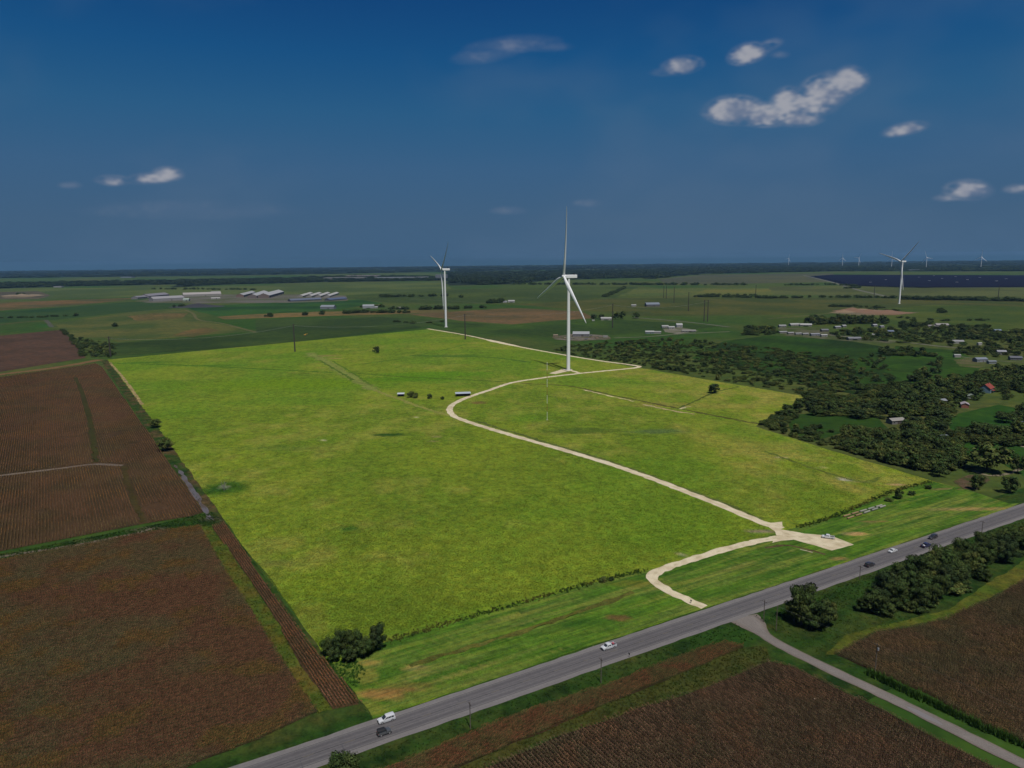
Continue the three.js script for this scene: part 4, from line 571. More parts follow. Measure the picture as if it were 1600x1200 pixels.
vill(1455, 511.5, 12, 9, [132, 128, 126], [136, 132, 126], 'brown grey house next to the big pale hall'); vill(1471, 511, 22, 14, [148, 144, 142], [128, 124, 120], 'big pale roofed hall at the back of the village', { name: 'hall', category: 'hall', H: 4.5, turn: -0.25 }); vill(1496, 536, 16, 9, [150, 150, 150], [172, 170, 166], 'white walled house close beside the county road bend', { turn: -0.2 }); vill(1530, 539, 6, 4, [170, 170, 168], [170, 168, 162], 'tiny white shed by the county road', { name: 'shed', category: 'shed', plain: true }); vill(1558, 519, 11, 8, [120, 134, 156], [150, 156, 166], 'pale blue house in the wooded end of the village', { H: 3.6 }); vill(1564, 553, 11, 8, [150, 150, 158], [168, 164, 170], 'white house with violet tinge deep in the trees', { H: 3.8 }); vill(1586, 562, 14, 9, [96, 98, 106], [100, 100, 104], 'dark roofed house at the end of the village lane'); vill(1495, 558, 8, 5, [160, 160, 158], [160, 158, 150], 'white shed at the corner of the village meadow', { name: 'shed', category: 'shed', plain: true });
vill(1531, 565, 15, 9, [124, 132, 144], [140, 144, 150], 'grey blue house with outbuilding on the village lane', { H: 3.8, turn: 0.1 }); vill(1549, 568, 10, 5, [120, 128, 134], [130, 136, 136], 'low lean-to beside the grey blue house', { name: 'shed', category: 'shed', plain: true });
vill(1470, 630, 8, 6, [136, 140, 144], [120, 120, 122], 'small grey roofed cabin deep in the dark trees', { turn: 0.2 }); vill(1507, 636, 9, 6, [176, 164, 168], [150, 96, 78], 'pinkish roofed brick house on the woodland lawn', { turn: 1.1, H: 3.4 }); vill(1512, 622, 8, 5, [112, 122, 112], [110, 112, 106], 'grey green roofed shed behind the brick house', { name: 'shed', category: 'shed', plain: true });
vill(1541, 612, 15, 10, [150, 68, 48], [112, 142, 160], 'blue walled house with red gabled roof', { turn: 0.75, H: 4.6, rise: 4, porch: 6, chimney: true }); vill(1596, 668, 12, 9, [104, 108, 126], [128, 124, 126], 'blue grey roofed house by the lane past the big oak', { turn: 0.2 }); vill(1399, 661, 13, 7, [150, 146, 138], [120, 118, 116], 'low metal roofed barn between woods and clearing', { name: 'metal_barn', category: 'barn', bigDoor: true, turn: 0.25 }); vill(1473, 687, 6, 4, [110, 118, 122], [110, 112, 116], 'bluish garden shed hidden in the woods', { name: 'shed', category: 'shed', plain: true });
// industrial blocks on the horizon
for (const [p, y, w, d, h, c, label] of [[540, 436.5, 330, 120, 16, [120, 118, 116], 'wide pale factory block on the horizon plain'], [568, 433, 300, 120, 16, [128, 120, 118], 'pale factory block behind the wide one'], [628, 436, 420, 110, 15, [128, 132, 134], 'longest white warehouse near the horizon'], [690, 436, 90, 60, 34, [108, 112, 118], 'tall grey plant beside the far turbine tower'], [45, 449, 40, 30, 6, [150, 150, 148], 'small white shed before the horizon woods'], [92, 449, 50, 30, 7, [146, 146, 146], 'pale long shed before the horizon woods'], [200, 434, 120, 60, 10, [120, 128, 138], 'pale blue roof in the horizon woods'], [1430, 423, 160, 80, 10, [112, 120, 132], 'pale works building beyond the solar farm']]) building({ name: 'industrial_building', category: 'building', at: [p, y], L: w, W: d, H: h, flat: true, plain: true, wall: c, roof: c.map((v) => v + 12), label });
// the two open sheds in the pasture
building({ name: 'open_shed', category: 'shed', at: [723.5, 618.5], L: 15, W: 6, H: 3.1, turn: 0.16, open: true, wall: [58, 52, 46], roof: [184, 192, 206], label: 'long open cattle shed with pale metal roof beside the caliche bend', over: 0.6 });
building({ name: 'open_shed', category: 'shed', at: [626.5, 619], L: 6.5, W: 5, H: 2.8, turn: 0.05, open: true, wall: [60, 58, 56], roof: [206, 212, 220], label: 'small open shed with white roof beside the pasture bush' });
solids.length = 0; // the pasture and far barns need no clearing; keep the village ones
scene.children.forEach((o) => { if (o.userData.group === 'houses of the village' || o.userData.group === 'mobile homes at the edge of the meadow') solids.push([o.position.x, o.position.z, 9]); });
console.log('buildings done');

// ------------------------------------------------------------------ wind turbines
const M_white = mat([0.58, 0.59, 0.6], 0.45);
function bladeGeo(Rb) {   // root circle -> widest chord -> slim tip, twisted and slightly pre-bent
  const st = [[0, 3.2, 1, 0], [0.04, 3.2, 0.95, 0], [0.1, 4.3, 0.66, 16], [0.2, 5.6, 0.5, 14], [0.32, 5.0, 0.45, 11], [0.5, 4.0, 0.42, 8], [0.7, 3.0, 0.4, 5], [0.88, 2.0, 0.38, 3], [0.97, 1.2, 0.34, 2], [1, 0.3, 0.3, 2]], pos = [], idx = [], K = 12;
  st.forEach(([t, c, th, tw], i) => { const a = tw * Math.PI / 180; for (let k = 0; k <= K; k++) { const q = k / K * Math.PI * 2, x = Math.cos(q) * c / 2 + (t > 0.06 ? c * 0.18 : 0), z = Math.sin(q) * c * th / 2; pos.push(x * Math.cos(a) - z * Math.sin(a), 1.6 + t * (Rb - 1.6), x * Math.sin(a) + z * Math.cos(a) + t * t * 2.4); if (i && k) { const v = i * (K + 1) + k, b = v - K - 1; idx.push(b - 1, v - 1, b, b, v - 1, v); } } });
  const g = new THREE.BufferGeometry(); g.setAttribute('position', new THREE.Float32BufferAttribute(pos, 3)); g.setIndex(idx); g.computeVertexNormals(); return g;
}
const blade = bladeGeo(86), towerGeo = new THREE.LatheGeometry([[2.3, -0.3], [2.3, 0], [2.28, 20], [2.15, 50], [1.9, 85], [1.65, 114], [1.6, 118]].map((p) => new THREE.Vector2(...p)), 28);
const nacGeo = (() => { const g = new RoundedBoxGeometry(15.5, 4.3, 4.2, 3, 0.6); g.translate(3.4, 0, 0); return g; })(), hubGeo = (() => { const g = new THREE.LatheGeometry([[0, 3.2], [0.9, 3.0], [1.7, 2.2], [2.05, 0.9], [2.05, -1.6], [1.9, -2]].map((p) => new THREE.Vector2(...p)), 20); g.rotateZ(Math.PI / 2); return g; })();
const PITCH = -0.1;
const WIND = Math.atan2(0.36, 0.933);               // the rotors all face the same wind: left and a little towards the camera
function turbine(x, z, hub, scale, spin, label, group, small, yaw = 0) {
  const t = thing('wind_turbine', label, 'wind turbine', group, x, -0.1, z, WIND + yaw);   // local -x is upwind
  const tw = part('tower', towerGeo, M_white, t); tw.scale.y = (hub - 2) / 118;
  if (!small) { part('foundation', cyl(4.2, 3.6, 0.5, 0, 0, 0, 24), M_conc, t); const d = part('door', box(0.12, 2.4, 1.1, 2.32, 2.6, 0), paint(120, 126, 130), tw); part('stairs', box(2.4, 0.15, 1.2, 3.6, 1.2, 0).rotateZ(0), paint(120, 120, 120), tw); for (const y of [38, 76]) part('flange_ring', cyl(2.26 - (y > 50 ? 0.2 : 0), 2.26 - (y > 50 ? 0.2 : 0), 0.25, 0, y, 0, 28), M_white, tw); }
  const na = part('nacelle', nacGeo, M_white, t); na.position.y = hub;
  if (!small) { part('cooler', box(1.1, 2.2, 3.6, 7.2, 3.1, 0), M_dark, na); part('hatch', box(2, 0.12, 1.4, 2, 2.2, 0), paint(150, 152, 154), na); part('wind_vane', box(0.1, 1.6, 0.1, 9.8, 2.8, 0.8), M_dark, na); }
  const h = new THREE.Mesh(hubGeo, M_white); h.name = 'hub'; h.position.set(-6.2, hub + 0.4, 0); t.add(h);
  for (let k = 0; k < 3; k++) { const b = new THREE.Mesh(blade, M_white); b.name = 'blade'; b.position.set(-6.8, hub + 0.4, 0); b.rotation.order = 'YXZ'; b.rotation.set(0, -Math.PI / 2 + PITCH, 0); const w = new THREE.Quaternion().setFromAxisAngle(new THREE.Vector3(1, 0, 0), (spin + k * 120) * Math.PI / 180); b.quaternion.premultiply(w); t.add(b); }
  if (scale !== 1) t.scale.setScalar(scale);
  return t;
}
{ const at = (p, y) => P(p, y); let g = at(888, 578); turbine(g[0], g[1], 119, 1, 8.7, 'tall white wind turbine on a caliche pad inside the pasture'); g = at(697, 511); turbine(g[0], g[1], 122, 1, 50, 'white wind turbine just beyond the far corner of the pasture'); g = at(1405, 474.5); turbine(g[0], g[1], 124, 1, 47, 'white wind turbine on the open plain beyond the village', undefined, false, -0.08);
  for (const [p, y, s] of [[1232, 415, 20], [1316, 416, 2], [1341.5, 416.5, 35], [1393, 417.5, 0], [1447, 418.5, -20], [1532.5, 419, 5]]) { const q = at(p, y); turbine(q[0], q[1], 119, 1, s, 'hazy white wind turbine on the far horizon', 'distant wind turbines on the horizon', true); } }

// ------------------------------------------------------------------ poles, wires, mast
const M_pole = mat([0.028, 0.022, 0.018], 0.9), M_wire = mat([0.16, 0.16, 0.15], 0.6), M_porc = mat([0.12, 0.1, 0.09], 0.4);
function steelPole(p, y, hpx, label, group, armTurn = 0) { const [x, z] = P(p, y), h = hpx / (perMetre(p, y) * 0.985), t = thing('transmission_pole', label, 'utility pole', group, x, -0.1, z, armTurn); part('pole', cyl(1.1, 0.75, h, 0, 0, 0, 12), M_pole, t); const arm = part('crossarm', box(8, 0.4, 0.4, 0, h - 1.6, 0), M_pole, t); for (const s of [-3.8, 0, 3.8]) part('insulator', cyl(0.16, 0.16, 1.4, s, h - 3.1, 0.1, 8), M_porc, arm); part('brace', box(4.4, 0.25, 0.25, 0, h - 4.4, 0), M_pole, t); t.userData.top = [x, h - 3.2, z]; delete t.userData.top; return [x, h - 3.2, z, armTurn]; }
const tline = [[173, 557, 31, 'tall dark transmission pole at the scrubby corner of the pasture'], [461, 549.5, 43, 'tall dark transmission pole at the head of the grass trail'], [727, 530, 39, 'tall dark transmission pole near the far end of the caliche track'], [957, 512, 37, 'tall dark transmission pole beside the oak farmhouse'], [1105.5, 502.5, 33, 'tall dark pole of the pair beyond the brush, carrying wires']].map(([p, y, h, l]) => steelPole(p, y, h, l, 'transmission poles crossing the plain', 0.55));
for (const [p, y, h, l] of [[1100, 502, 33, 'tall dark pole of the pair beyond the brush, without wires'], [1075.5, 486, 29, 'single tall pole between the pole pair and the lone metal barn'], [1053, 473.5, 25, 'single tall pole up the line from the lone metal barn'], [1041, 466.5, 19, 'tall pole of the distant pair by the diagonal hedge'], [1037, 465.5, 19, 'tall pole of the distant pair by the diagonal hedge'], [1180.5, 465.5, 20, 'far single pole behind the brushy hedge on the plain'], [1365.5, 466, 20, 'far pole by the county road behind the dirt pit'], [1559.5, 466, 20, 'far pole on the hedge before the solar farm']]) steelPole(p, y, h, l, 'transmission poles crossing the plain', 0.9);
function wire(name, label, pts, sag, r, group) { const v = []; for (let i = 0; i + 1 < pts.length; i++) for (let k = 0; k < 14; k++) { const t = k / 14, a = pts[i], b = pts[i + 1]; v.push(new THREE.Vector3(a[0] + (b[0] - a[0]) * t, a[1] + (b[1] - a[1]) * t - sag * 4 * t * (1 - t), a[2] + (b[2] - a[2]) * t)); } v.push(new THREE.Vector3(...pts[pts.length - 1])); const g = new THREE.TubeGeometry(new THREE.CatmullRomCurve3(v, false, 'centripetal'), v.length * 2, r, 4), m = new THREE.Mesh(g, M_wire); m.name = numbered(name); tag(m, label, 'wire', group); scene.add(m); }
for (const s of [-3.8, 0, 3.8]) wire('power_line', 'sagging wire strung between the tall dark transmission poles', tline.map(([x, y, z, t]) => [x + Math.cos(t) * s, y, z - Math.sin(t) * s]), 9, 0.035, 'transmission wires');
function woodPole(p, y, hpx, label, arm = true, box_ = false) { const [x, z] = P(p, y), d = Math.hypot(x, z), h = hpx / (perMetre(p, y) * d / Math.hypot(d, EYE)), t = thing('utility_pole', label, 'utility pole', 'roadside utility poles', x, -0.1, z, Math.atan2(-N[1], N[0])); part('pole', cyl(0.17, 0.11, h + 0.1, 0, 0, 0, 9), mat([0.075, 0.062, 0.05], 0.95), t); if (arm) { const a = part('crossarm', box(2.2, 0.12, 0.12, 0, h - 0.5, 0.12), M_pole, t); for (const s of [-1, -0.4, 1]) part('insulator', cyl(0.06, 0.05, 0.22, s, h - 0.44, 0.12, 6), M_porc, a); } if (box_) part('transformer', cyl(0.3, 0.3, 0.9, 0.42, h - 2.2, 0, 12), paint(150, 152, 154), t); return [x, h - 0.2, z]; }
const wl = [woodPole(735, 1138, 37, 'grey wooden utility pole opposite the parked corner of the pasture', true), woodPole(939, 1067, 36, 'wooden utility pole across the highway from the white pickup', true), woodPole(1193, 972, 33, 'wooden utility pole at the mouth of the side road', true), woodPole(1343, 906, 22, 'wooden utility pole between roadside clump and thicket', true), woodPole(1534, 833, 19, 'wooden utility pole beside the highway past the thicket', true)];
const wl2 = [woodPole(1212.5, 986, 38, 'slim bare utility pole between side road and roadside clump', false), woodPole(1367, 1053, 45, 'utility pole with transformer beside the sorghum on the side road', true, true)];
wire('power_line', 'thin wire strung along the highway utility poles', [onRoadTop(wl[0], -75), ...wl], 0.6, 0.012, 'roadside wires'); wire('power_line', 'thin wire running down the side road poles', [wl[2], ...wl2, [wl2[1][0] + 60, wl2[1][1], wl2[1][2] + 88]], 0.7, 0.012, 'roadside wires');
function onRoadTop(p, a) { return [p[0] + R[0] * a, p[1], p[2] + R[1] * a]; }
(function mast() {   // slim guyed wind-measuring mast, banded white and orange
  const [x, z] = P(855, 656), h = 52, t = thing('measuring_mast', 'slim guyed mast banded white and orange standing in the pasture', 'mast', undefined, x, -0.1, z), wm = paint(236, 238, 236), om = paint(150, 96, 44);
  const n = 7; for (let k = 0; k < n; k++) part('mast_section', cyl(0.16, 0.16, h / n - 0.002, 0, k * h / n, 0, 10), k % 2 ? om : wm, t);
  part('base_plate', cyl(0.8, 0.8, 0.15, 0, 0, 0, 12), M_conc, t); for (const y of [51, 42, 30]) part('instrument_boom', box(2.4, 0.06, 0.06, 0.8, y, 0), M_dark, t);
  for (let k = 0; k < 4; k++) for (const y of [48, 28]) { const a = k * Math.PI / 2 + 0.5, e = new THREE.Vector3(Math.cos(a) * 30, 0, Math.sin(a) * 30); part('guy_wire', new THREE.TubeGeometry(new THREE.LineCurve3(new THREE.Vector3(0, y, 0), e), 2, 0.012, 4), M_wire, t); }
})();
console.log('turbines and poles done');

// ------------------------------------------------------------------ vehicles
const M_tyre = mat([0.012, 0.012, 0.012], 0.9), M_rim = mat([0.35, 0.35, 0.36], 0.4, { metalness: 0.6 }), M_lamp = mat([0.75, 0.75, 0.72], 0.15), M_tail = mat([0.4, 0.02, 0.015], 0.25), M_trim = mat([0.015, 0.015, 0.017], 0.6);
function prism(pts, w, bevel = 0.06) { const g = new THREE.ExtrudeGeometry(new THREE.Shape(pts.map((p) => new THREE.Vector2(...p))), { depth: w - 2 * bevel, bevelEnabled: true, bevelSize: bevel, bevelThickness: bevel, bevelSegments: 2, curveSegments: 6 }); g.translate(0, 0, -(w - 2 * bevel) / 2); return toCreasedNormals(g, 0.6); }
function pane(a, b, c, d) { const g = new THREE.BufferGeometry(); g.setAttribute('position', new THREE.Float32BufferAttribute([...a, ...b, ...c, ...d], 3)); g.setIndex([0, 1, 2, 0, 2, 3]); g.computeVertexNormals(); return g; }
const forms = {   // side outlines: length along x, front at +x
  suv: { L: 5.3, W: 2.0, body: [[-2.6, 0.45], [-2.62, 1.0], [-2.5, 1.16], [1.25, 1.16], [2.35, 1.06], [2.6, 0.85], [2.6, 0.42], [2.3, 0.34], [-2.3, 0.34]], cab: [[-2.5, 1.12], [-2.35, 1.86], [-1.9, 1.93], [0.1, 1.92], [1.2, 1.12]], wheels: [-1.6, 1.65], wr: 0.39 },
  sedan: { L: 4.7, W: 1.84, body: [[-2.3, 0.4], [-2.33, 0.85], [-2.15, 0.98], [-1.5, 1.0], [1.2, 0.98], [2.1, 0.86], [2.32, 0.66], [2.3, 0.34], [2, 0.28], [-2, 0.28]], cab: [[-1.75, 0.96], [-1.0, 1.42], [-0.5, 1.47], [0.3, 1.45], [1.25, 0.96]], wheels: [-1.4, 1.42], wr: 0.34 },
  pickup: { L: 5.9, W: 2.02, body: [[-2.9, 0.55], [-2.92, 0.9], [-0.75, 0.9], [-0.72, 1.22], [1.55, 1.2], [2.7, 1.12], [2.92, 0.92], [2.92, 0.5], [2.6, 0.42], [-2.6, 0.42]], cab: [[-0.72, 1.18], [-0.62, 1.82], [-0.3, 1.92], [0.85, 1.9], [1.65, 1.18]], wheels: [-1.85, 1.9], wr: 0.42, bed: true },
  jeep: { L: 4.3, W: 1.86, body: [[-2.05, 0.55], [-2.08, 1.15], [0.45, 1.18], [0.6, 1.2], [1.85, 1.1], [1.95, 0.95], [1.95, 0.55], [1.8, 0.48], [-1.9, 0.48]], cab: [[-2.04, 1.14], [-1.98, 1.84], [-1.7, 1.9], [0.15, 1.86], [0.55, 1.16]], wheels: [-1.25, 1.35], wr: 0.42, spare: true },
};
function vehicle(form, colour, p, y, head, name, label, opt = {}) {
  const f = forms[form], [x, z] = opt.pos ?? P(p, y), t = thing(name, label, opt.category ?? 'car', undefined, x, opt.y ?? 0.08, z, Math.atan2(-head[1], head[0])), pm = new THREE.MeshPhysicalMaterial({ color: col(colour), roughness: 0.4, clearcoat: 0.7, clearcoatRoughness: 0.12 }), rm = opt.top ? mat(opt.top, 0.6) : pm;
  const body = part('body', prism(f.body, f.W), pm, t), cab = part('cabin', prism(f.cab, f.W - 0.22, 0.09), rm, t), hw = f.W / 2 - 0.1, c = f.cab, n = c.length;
  const at = (k, s) => { const a = c[k], b = c[k + 1]; return [a[0] + (b[0] - a[0]) * s, a[1] + (b[1] - a[1]) * s]; }, glass = (a, b, inset, out) => pane([a[0] + out, a[1] + 0.05, -hw + inset], [a[0] + out, a[1] + 0.05, hw - inset], [b[0] + out, b[1] + 0.05, hw - inset], [b[0] + out, b[1] + 0.05, -hw + inset]);
  part('windscreen', glass([c[n - 1][0] + 0.0, c[n - 1][1] + 0.04], [c[n - 2][0] + 0.1, c[n - 2][1] - 0.06], 0.14, 0.13), M_glass, cab); part('rear_window', glass([c[0][0] + 0.04, c[0][1] + 0.16], [c[1][0] - 0.01, c[1][1] - 0.08], 0.2, -0.13), M_glass, cab);
  const x0 = c[0][0] + 0.25, x1 = c[n - 1][0] - 0.12, t0 = c[1][0] + 0.3, t1 = c[n - 2][0] - 0.05, nb = form === 'suv' ? 3 : 2, yb = c[0][1] + 0.1, yt = c[2][1] - 0.14;
  for (const s of [-1, 1]) for (let k = 0; k < nb; k++) { const q0 = k / nb + 0.03, q1 = (k + 1) / nb - 0.03, zz = s * (f.W / 2 - 0.1), g = pane([x0 + (x1 - x0) * q0, yb, zz], [x0 + (x1 - x0) * q1, yb, zz], [t0 + (t1 - t0) * q1, yt, zz], [t0 + (t1 - t0) * q0, yt, zz]); part('side_window', g, M_glass, cab); }
  for (const wx of f.wheels) for (const s of [-1, 1]) { const w = part('wheel', new THREE.CylinderGeometry(f.wr, f.wr, 0.26, 20).rotateX(Math.PI / 2).translate(wx, f.wr, s * (f.W / 2 - 0.1)), M_tyre, t); part('rim', new THREE.CylinderGeometry(f.wr * 0.6, f.wr * 0.6, 0.03, 14).rotateX(Math.PI / 2).translate(wx, f.wr, s * (f.W / 2 + 0.045)), M_rim, w); }
  const e = f.body.reduce((m, q) => Math.max(m, q[0]), -9), b0 = f.body.reduce((m, q) => Math.min(m, q[0]), 9), ly = form === 'sedan' ? 0.66 : 0.84;
  for (const s of [-1, 1]) { part('headlight', box(0.14, 0.2, 0.36, e + 0.02, ly, s * (f.W / 2 - 0.32)), M_lamp, body); part('tail_light', box(0.12, 0.26, 0.2, b0 - 0.02, ly + 0.1, s * (f.W / 2 - 0.2)), M_tail, body); part('mirror', box(0.14, 0.18, 0.22, c[n - 1][0] - 0.2, c[0][1] + 0.14, s * (f.W / 2 + 0.06)), rm, t); }
  part('bumper', box(0.16, 0.24, f.W - 0.2, e + 0.06, 0.5, 0), form === 'sedan' ? pm : M_trim, t); part('bumper', box(0.16, 0.22, f.W - 0.2, b0 - 0.06, 0.55, 0), form === 'sedan' ? pm : M_trim, t); part('grille', box(0.06, 0.26, f.W * 0.5, e + 0.07, ly - 0.04, 0), M_trim, body);
  if (f.bed) { for (const s of [-1, 1]) part('bed_side', box(2.16, 0.42, 0.1, -1.84, 1.06, s * (f.W / 2 - 0.05)), pm, t); part('tailgate', box(0.1, 0.42, f.W - 0.22, -2.86, 1.06, 0), pm, t); part('bed_liner', box(2.1, 0.03, f.W - 0.22, -1.8, 0.985, 0), M_trim, t); }
  if (f.spare) part('spare_wheel', new THREE.CylinderGeometry(0.4, 0.4, 0.24, 18).rotateZ(Math.PI / 2).translate(-2.24, 1.05, 0), M_tyre, t);
  if (opt.load) part('load', box(0.7, 0.4, 0.8, -2.1, 1.2, 0.3), mat(opt.load, 0.8), t);
  return t;
}
const away = R, back = [-R[0], -R[1]], lane = (p, y, o) => { const g = P(p, y); return onRoad(rAlong(g), MID + o); }, laneY = 0.075;
const wht = [0.4, 0.41, 0.43];
vehicle('suv', wht, 605, 1129, back, 'sport_utility_vehicle', 'white long sport utility vehicle beside a dark open-sided jeep', { pos: lane(606, 1130, -3.6), y: 0.06, category: 'car' });
vehicle('jeep', [0.05, 0.055, 0.06], 602, 1144, away, 'off_road_car', 'dark grey boxy off road car with black top beside the white vehicle', { pos: lane(600, 1146, 1.9), y: laneY, top: [0.01, 0.01, 0.011] });
vehicle('pickup', wht, 951, 1011, back, 'pickup_truck', 'white pickup truck alone on the highway with a red load', { pos: lane(951, 1013, -2.4), y: laneY, category: 'pickup', load: [0.3, 0.06, 0.08] });
vehicle('suv', [0.022, 0.02, 0.025], 1357, 883, away, 'sport_utility_vehicle', 'black car behind the roadside thicket on the near lane', { pos: lane(1357, 884, 1.9), y: laneY });
vehicle('sedan', wht, 1393, 861, back, 'sedan', 'white sedan passing above the roadside thicket', { pos: lane(1393, 862, -2.4), y: laneY });
vehicle('pickup', [0.012, 0.016, 0.06], 1442, 852, away, 'pickup_truck', 'dark blue pickup truck with pale bed load', { pos: lane(1442, 853, 1.9), y: laneY, category: 'pickup', load: [0.5, 0.5, 0.52] });
vehicle('suv', [0.02, 0.018, 0.02], 1456, 840, back, 'sport_utility_vehicle', 'black car meeting the dark blue pickup', { pos: lane(1456, 841, -2.4), y: laneY });
vehicle('pickup', [0.45, 0.46, 0.47], 1294, 841, [-0.93, -0.36], 'pickup_truck', 'silver pickup truck parked on the caliche pad', { y: 0.015, category: 'pickup' });

// small roadside things, pipes, machine, piles
(function () {
  const [sx, sz] = P(983, 1027), s = thing('road_sign', 'small dark road marker post on the highway shoulder edge', 'sign', undefined, sx, -0.1, sz, Math.atan2(-R[1], R[0])); part('post', cyl(0.05, 0.05, 1.6, 0, 0, 0, 8), M_pole, s); part('plate', box(0.06, 0.7, 0.7, 0, 1.5, 0), M_dark, s);
  const [gx, gz] = P(1092, 944), g = thing('mailbox', 'dark mailbox on a post at the drive mouth', 'mailbox', undefined, gx - 3, -0.1, gz - 1); part('post', box(0.12, 1.1, 0.12, 0, 0.55, 0), M_bark, g); part('box', new RoundedBoxGeometry(0.5, 0.4, 0.9, 2, 0.1).translate(0, 1.25, 0), M_dark, g);
  // two lines of culvert pipe: rusty near half, grey far half
  const pipeG = (() => { const pts = [], L = 5.62; for (let k = 0; k <= 24; k++) pts.push(new THREE.Vector2(0.5 + (k % 2) * 0.03, -L / 2 + L * k / 24)); for (let k = 24; k >= 0; k--) pts.push(new THREE.Vector2(0.44, -L / 2 + L * k / 24)); pts.push(pts[0].clone()); const q = new THREE.LatheGeometry(pts, 16); q.rotateZ(Math.PI / 2); return q; })();
  const rusty = [paint(150, 128, 86), paint(140, 118, 80)], greyp = [paint(150, 150, 136), paint(138, 142, 130)];
  for (const [a, b, nm] of [[[1316.5, 808.5], [1379, 790], 'back'], [[1322, 812], [1384.5, 790.8], 'front']]) { const p = P(...a), q = P(...b), n = 5; for (let k = 0; k < n; k++) { const f = (k + 0.5) / n, m = new THREE.Mesh(pipeG, (k < 2 ? rusty : greyp)[k % 2]); m.name = numbered('culvert_pipe'); m.position.set(p[0] + (q[0] - p[0]) * f, 0.5, p[1] + (q[1] - p[1]) * f); m.rotation.y = Math.atan2(-(q[1] - p[1]), q[0] - p[0]); tag(m, k < 2 ? 'rusty tan corrugated culvert pipe lying at the drive end of the pipe lines' : 'pale grey culvert pipe lying at the far end of the pipe lines', 'pipe', k < 2 ? 'rusty culvert pipes' : 'grey culvert pipes'); scene.add(m); } }
  // yellow excavator behind the far fence
  const [ex, ez] = P(477, 524.5), e = thing('excavator', 'yellow excavator standing beyond the far pasture boundary', 'excavator', undefined, ex, -0.1, ez, 0.3), ym = paint(190, 150, 40); for (const s of [-1, 1]) part('track', new RoundedBoxGeometry(4.6, 1.0, 0.8, 2, 0.3).translate(0, 0.5, s * 1.2), M_tyre, e); part('body', new RoundedBoxGeometry(4.0, 1.7, 2.8, 2, 0.2).translate(-0.6, 1.95, 0), ym, e); part('cab', new RoundedBoxGeometry(1.5, 1.8, 1.3, 2, 0.15).translate(1.0, 2.9, 0.7), ym, e); const bm = part('boom', box(4.2, 0.6, 0.5, 3.0, 3.6, -0.4).rotateZ(0.0), ym, e); part('bucket', box(1.0, 1.0, 1.0, 5.0, 2.9, -0.4), M_dark, bm);
  // dirt mounds by the village borrow pit and the left yard, junk heaps
  const mound = (p, y, r, h, c, label, group, seed) => { const [x, z] = P(p, y), pos = [], idx = [], K = 18, J = 7; for (let j = 0; j <= J; j++) for (let k = 0; k <= K; k++) { const a = k / K * 6.2832, f = j / J, n = 0.75 + 0.5 * vnoise(Math.cos(a) * 2 + seed, Math.sin(a) * 2 + f * 2, seed); pos.push(Math.cos(a) * r * f * n * 1.6, h * (1 - f) ** 1.3 * (0.7 + 0.6 * vnoise(Math.cos(a) * f * 3 + 5, Math.sin(a) * f * 3, seed)) - 0.15, Math.sin(a) * r * f * n); if (j && k) { const q = j * (K + 1) + k, b = q - K - 1; idx.push(b - 1, b, q - 1, b, q, q - 1); } } const g2 = new THREE.BufferGeometry(); g2.setAttribute('position', new THREE.Float32BufferAttribute(pos, 3)); g2.setIndex(idx); g2.computeVertexNormals(); const m = new THREE.Mesh(g2, paint(...c, 0.95)); m.name = numbered('dirt_mound'); m.position.set(x, -0.1, z); tag(m, label, 'dirt mound', group); scene.add(m); };
  [[1318, 487.5], [1332, 485.5], [1346, 485], [1356, 487.5], [1370, 487], [1384, 488.5]].forEach(([p, y], k) => mound(p, y, 22 + (k % 3) * 8, 5 + (k % 2) * 3, k % 2 ? [124, 94, 70] : [136, 112, 84], 'tan and rust coloured dirt mound in the pit behind the village', 'dirt mounds of the pit', k + 3));
  [[20, 462], [34, 461.5], [52, 461.5]].forEach(([p, y], k) => mound(p, y, 34, 7, [132, 116, 92], 'pale dirt mound on the far plain beside stubble', 'dirt mounds of the left plain', k + 21)); mound(310, 479, 60, 10, [44, 44, 48], 'dark bank below the farm complex', undefined, 40);
  sheet('pit_floor', ragged(px([[1295, 489], [1330, 484], [1370, 485], [1400, 487], [1440, 488], [1400, 492], [1340, 492.5]]), 20, 8), -0.05, 20, two(A(122, 98, 74), A(112, 104, 82), 60, 61), M_soil, 60);
  sheet('bare_yard', ragged(px([[0, 463], [30, 460.5], [68, 461], [50, 464], [10, 465.5]]), 30, 8), -0.07, 30, two(A(128, 112, 88), A(104, 92, 74), 60, 62), M_soil, 60); sheet('bare_yard', ragged(px([[210, 470], [280, 461], [430, 459], [540, 462], [545, 470], [450, 473], [300, 474], [230, 473]]), 30, 8), -0.062, 30, two(A(104, 100, 92), A(84, 88, 62), 70, 63), M_soil, 60);
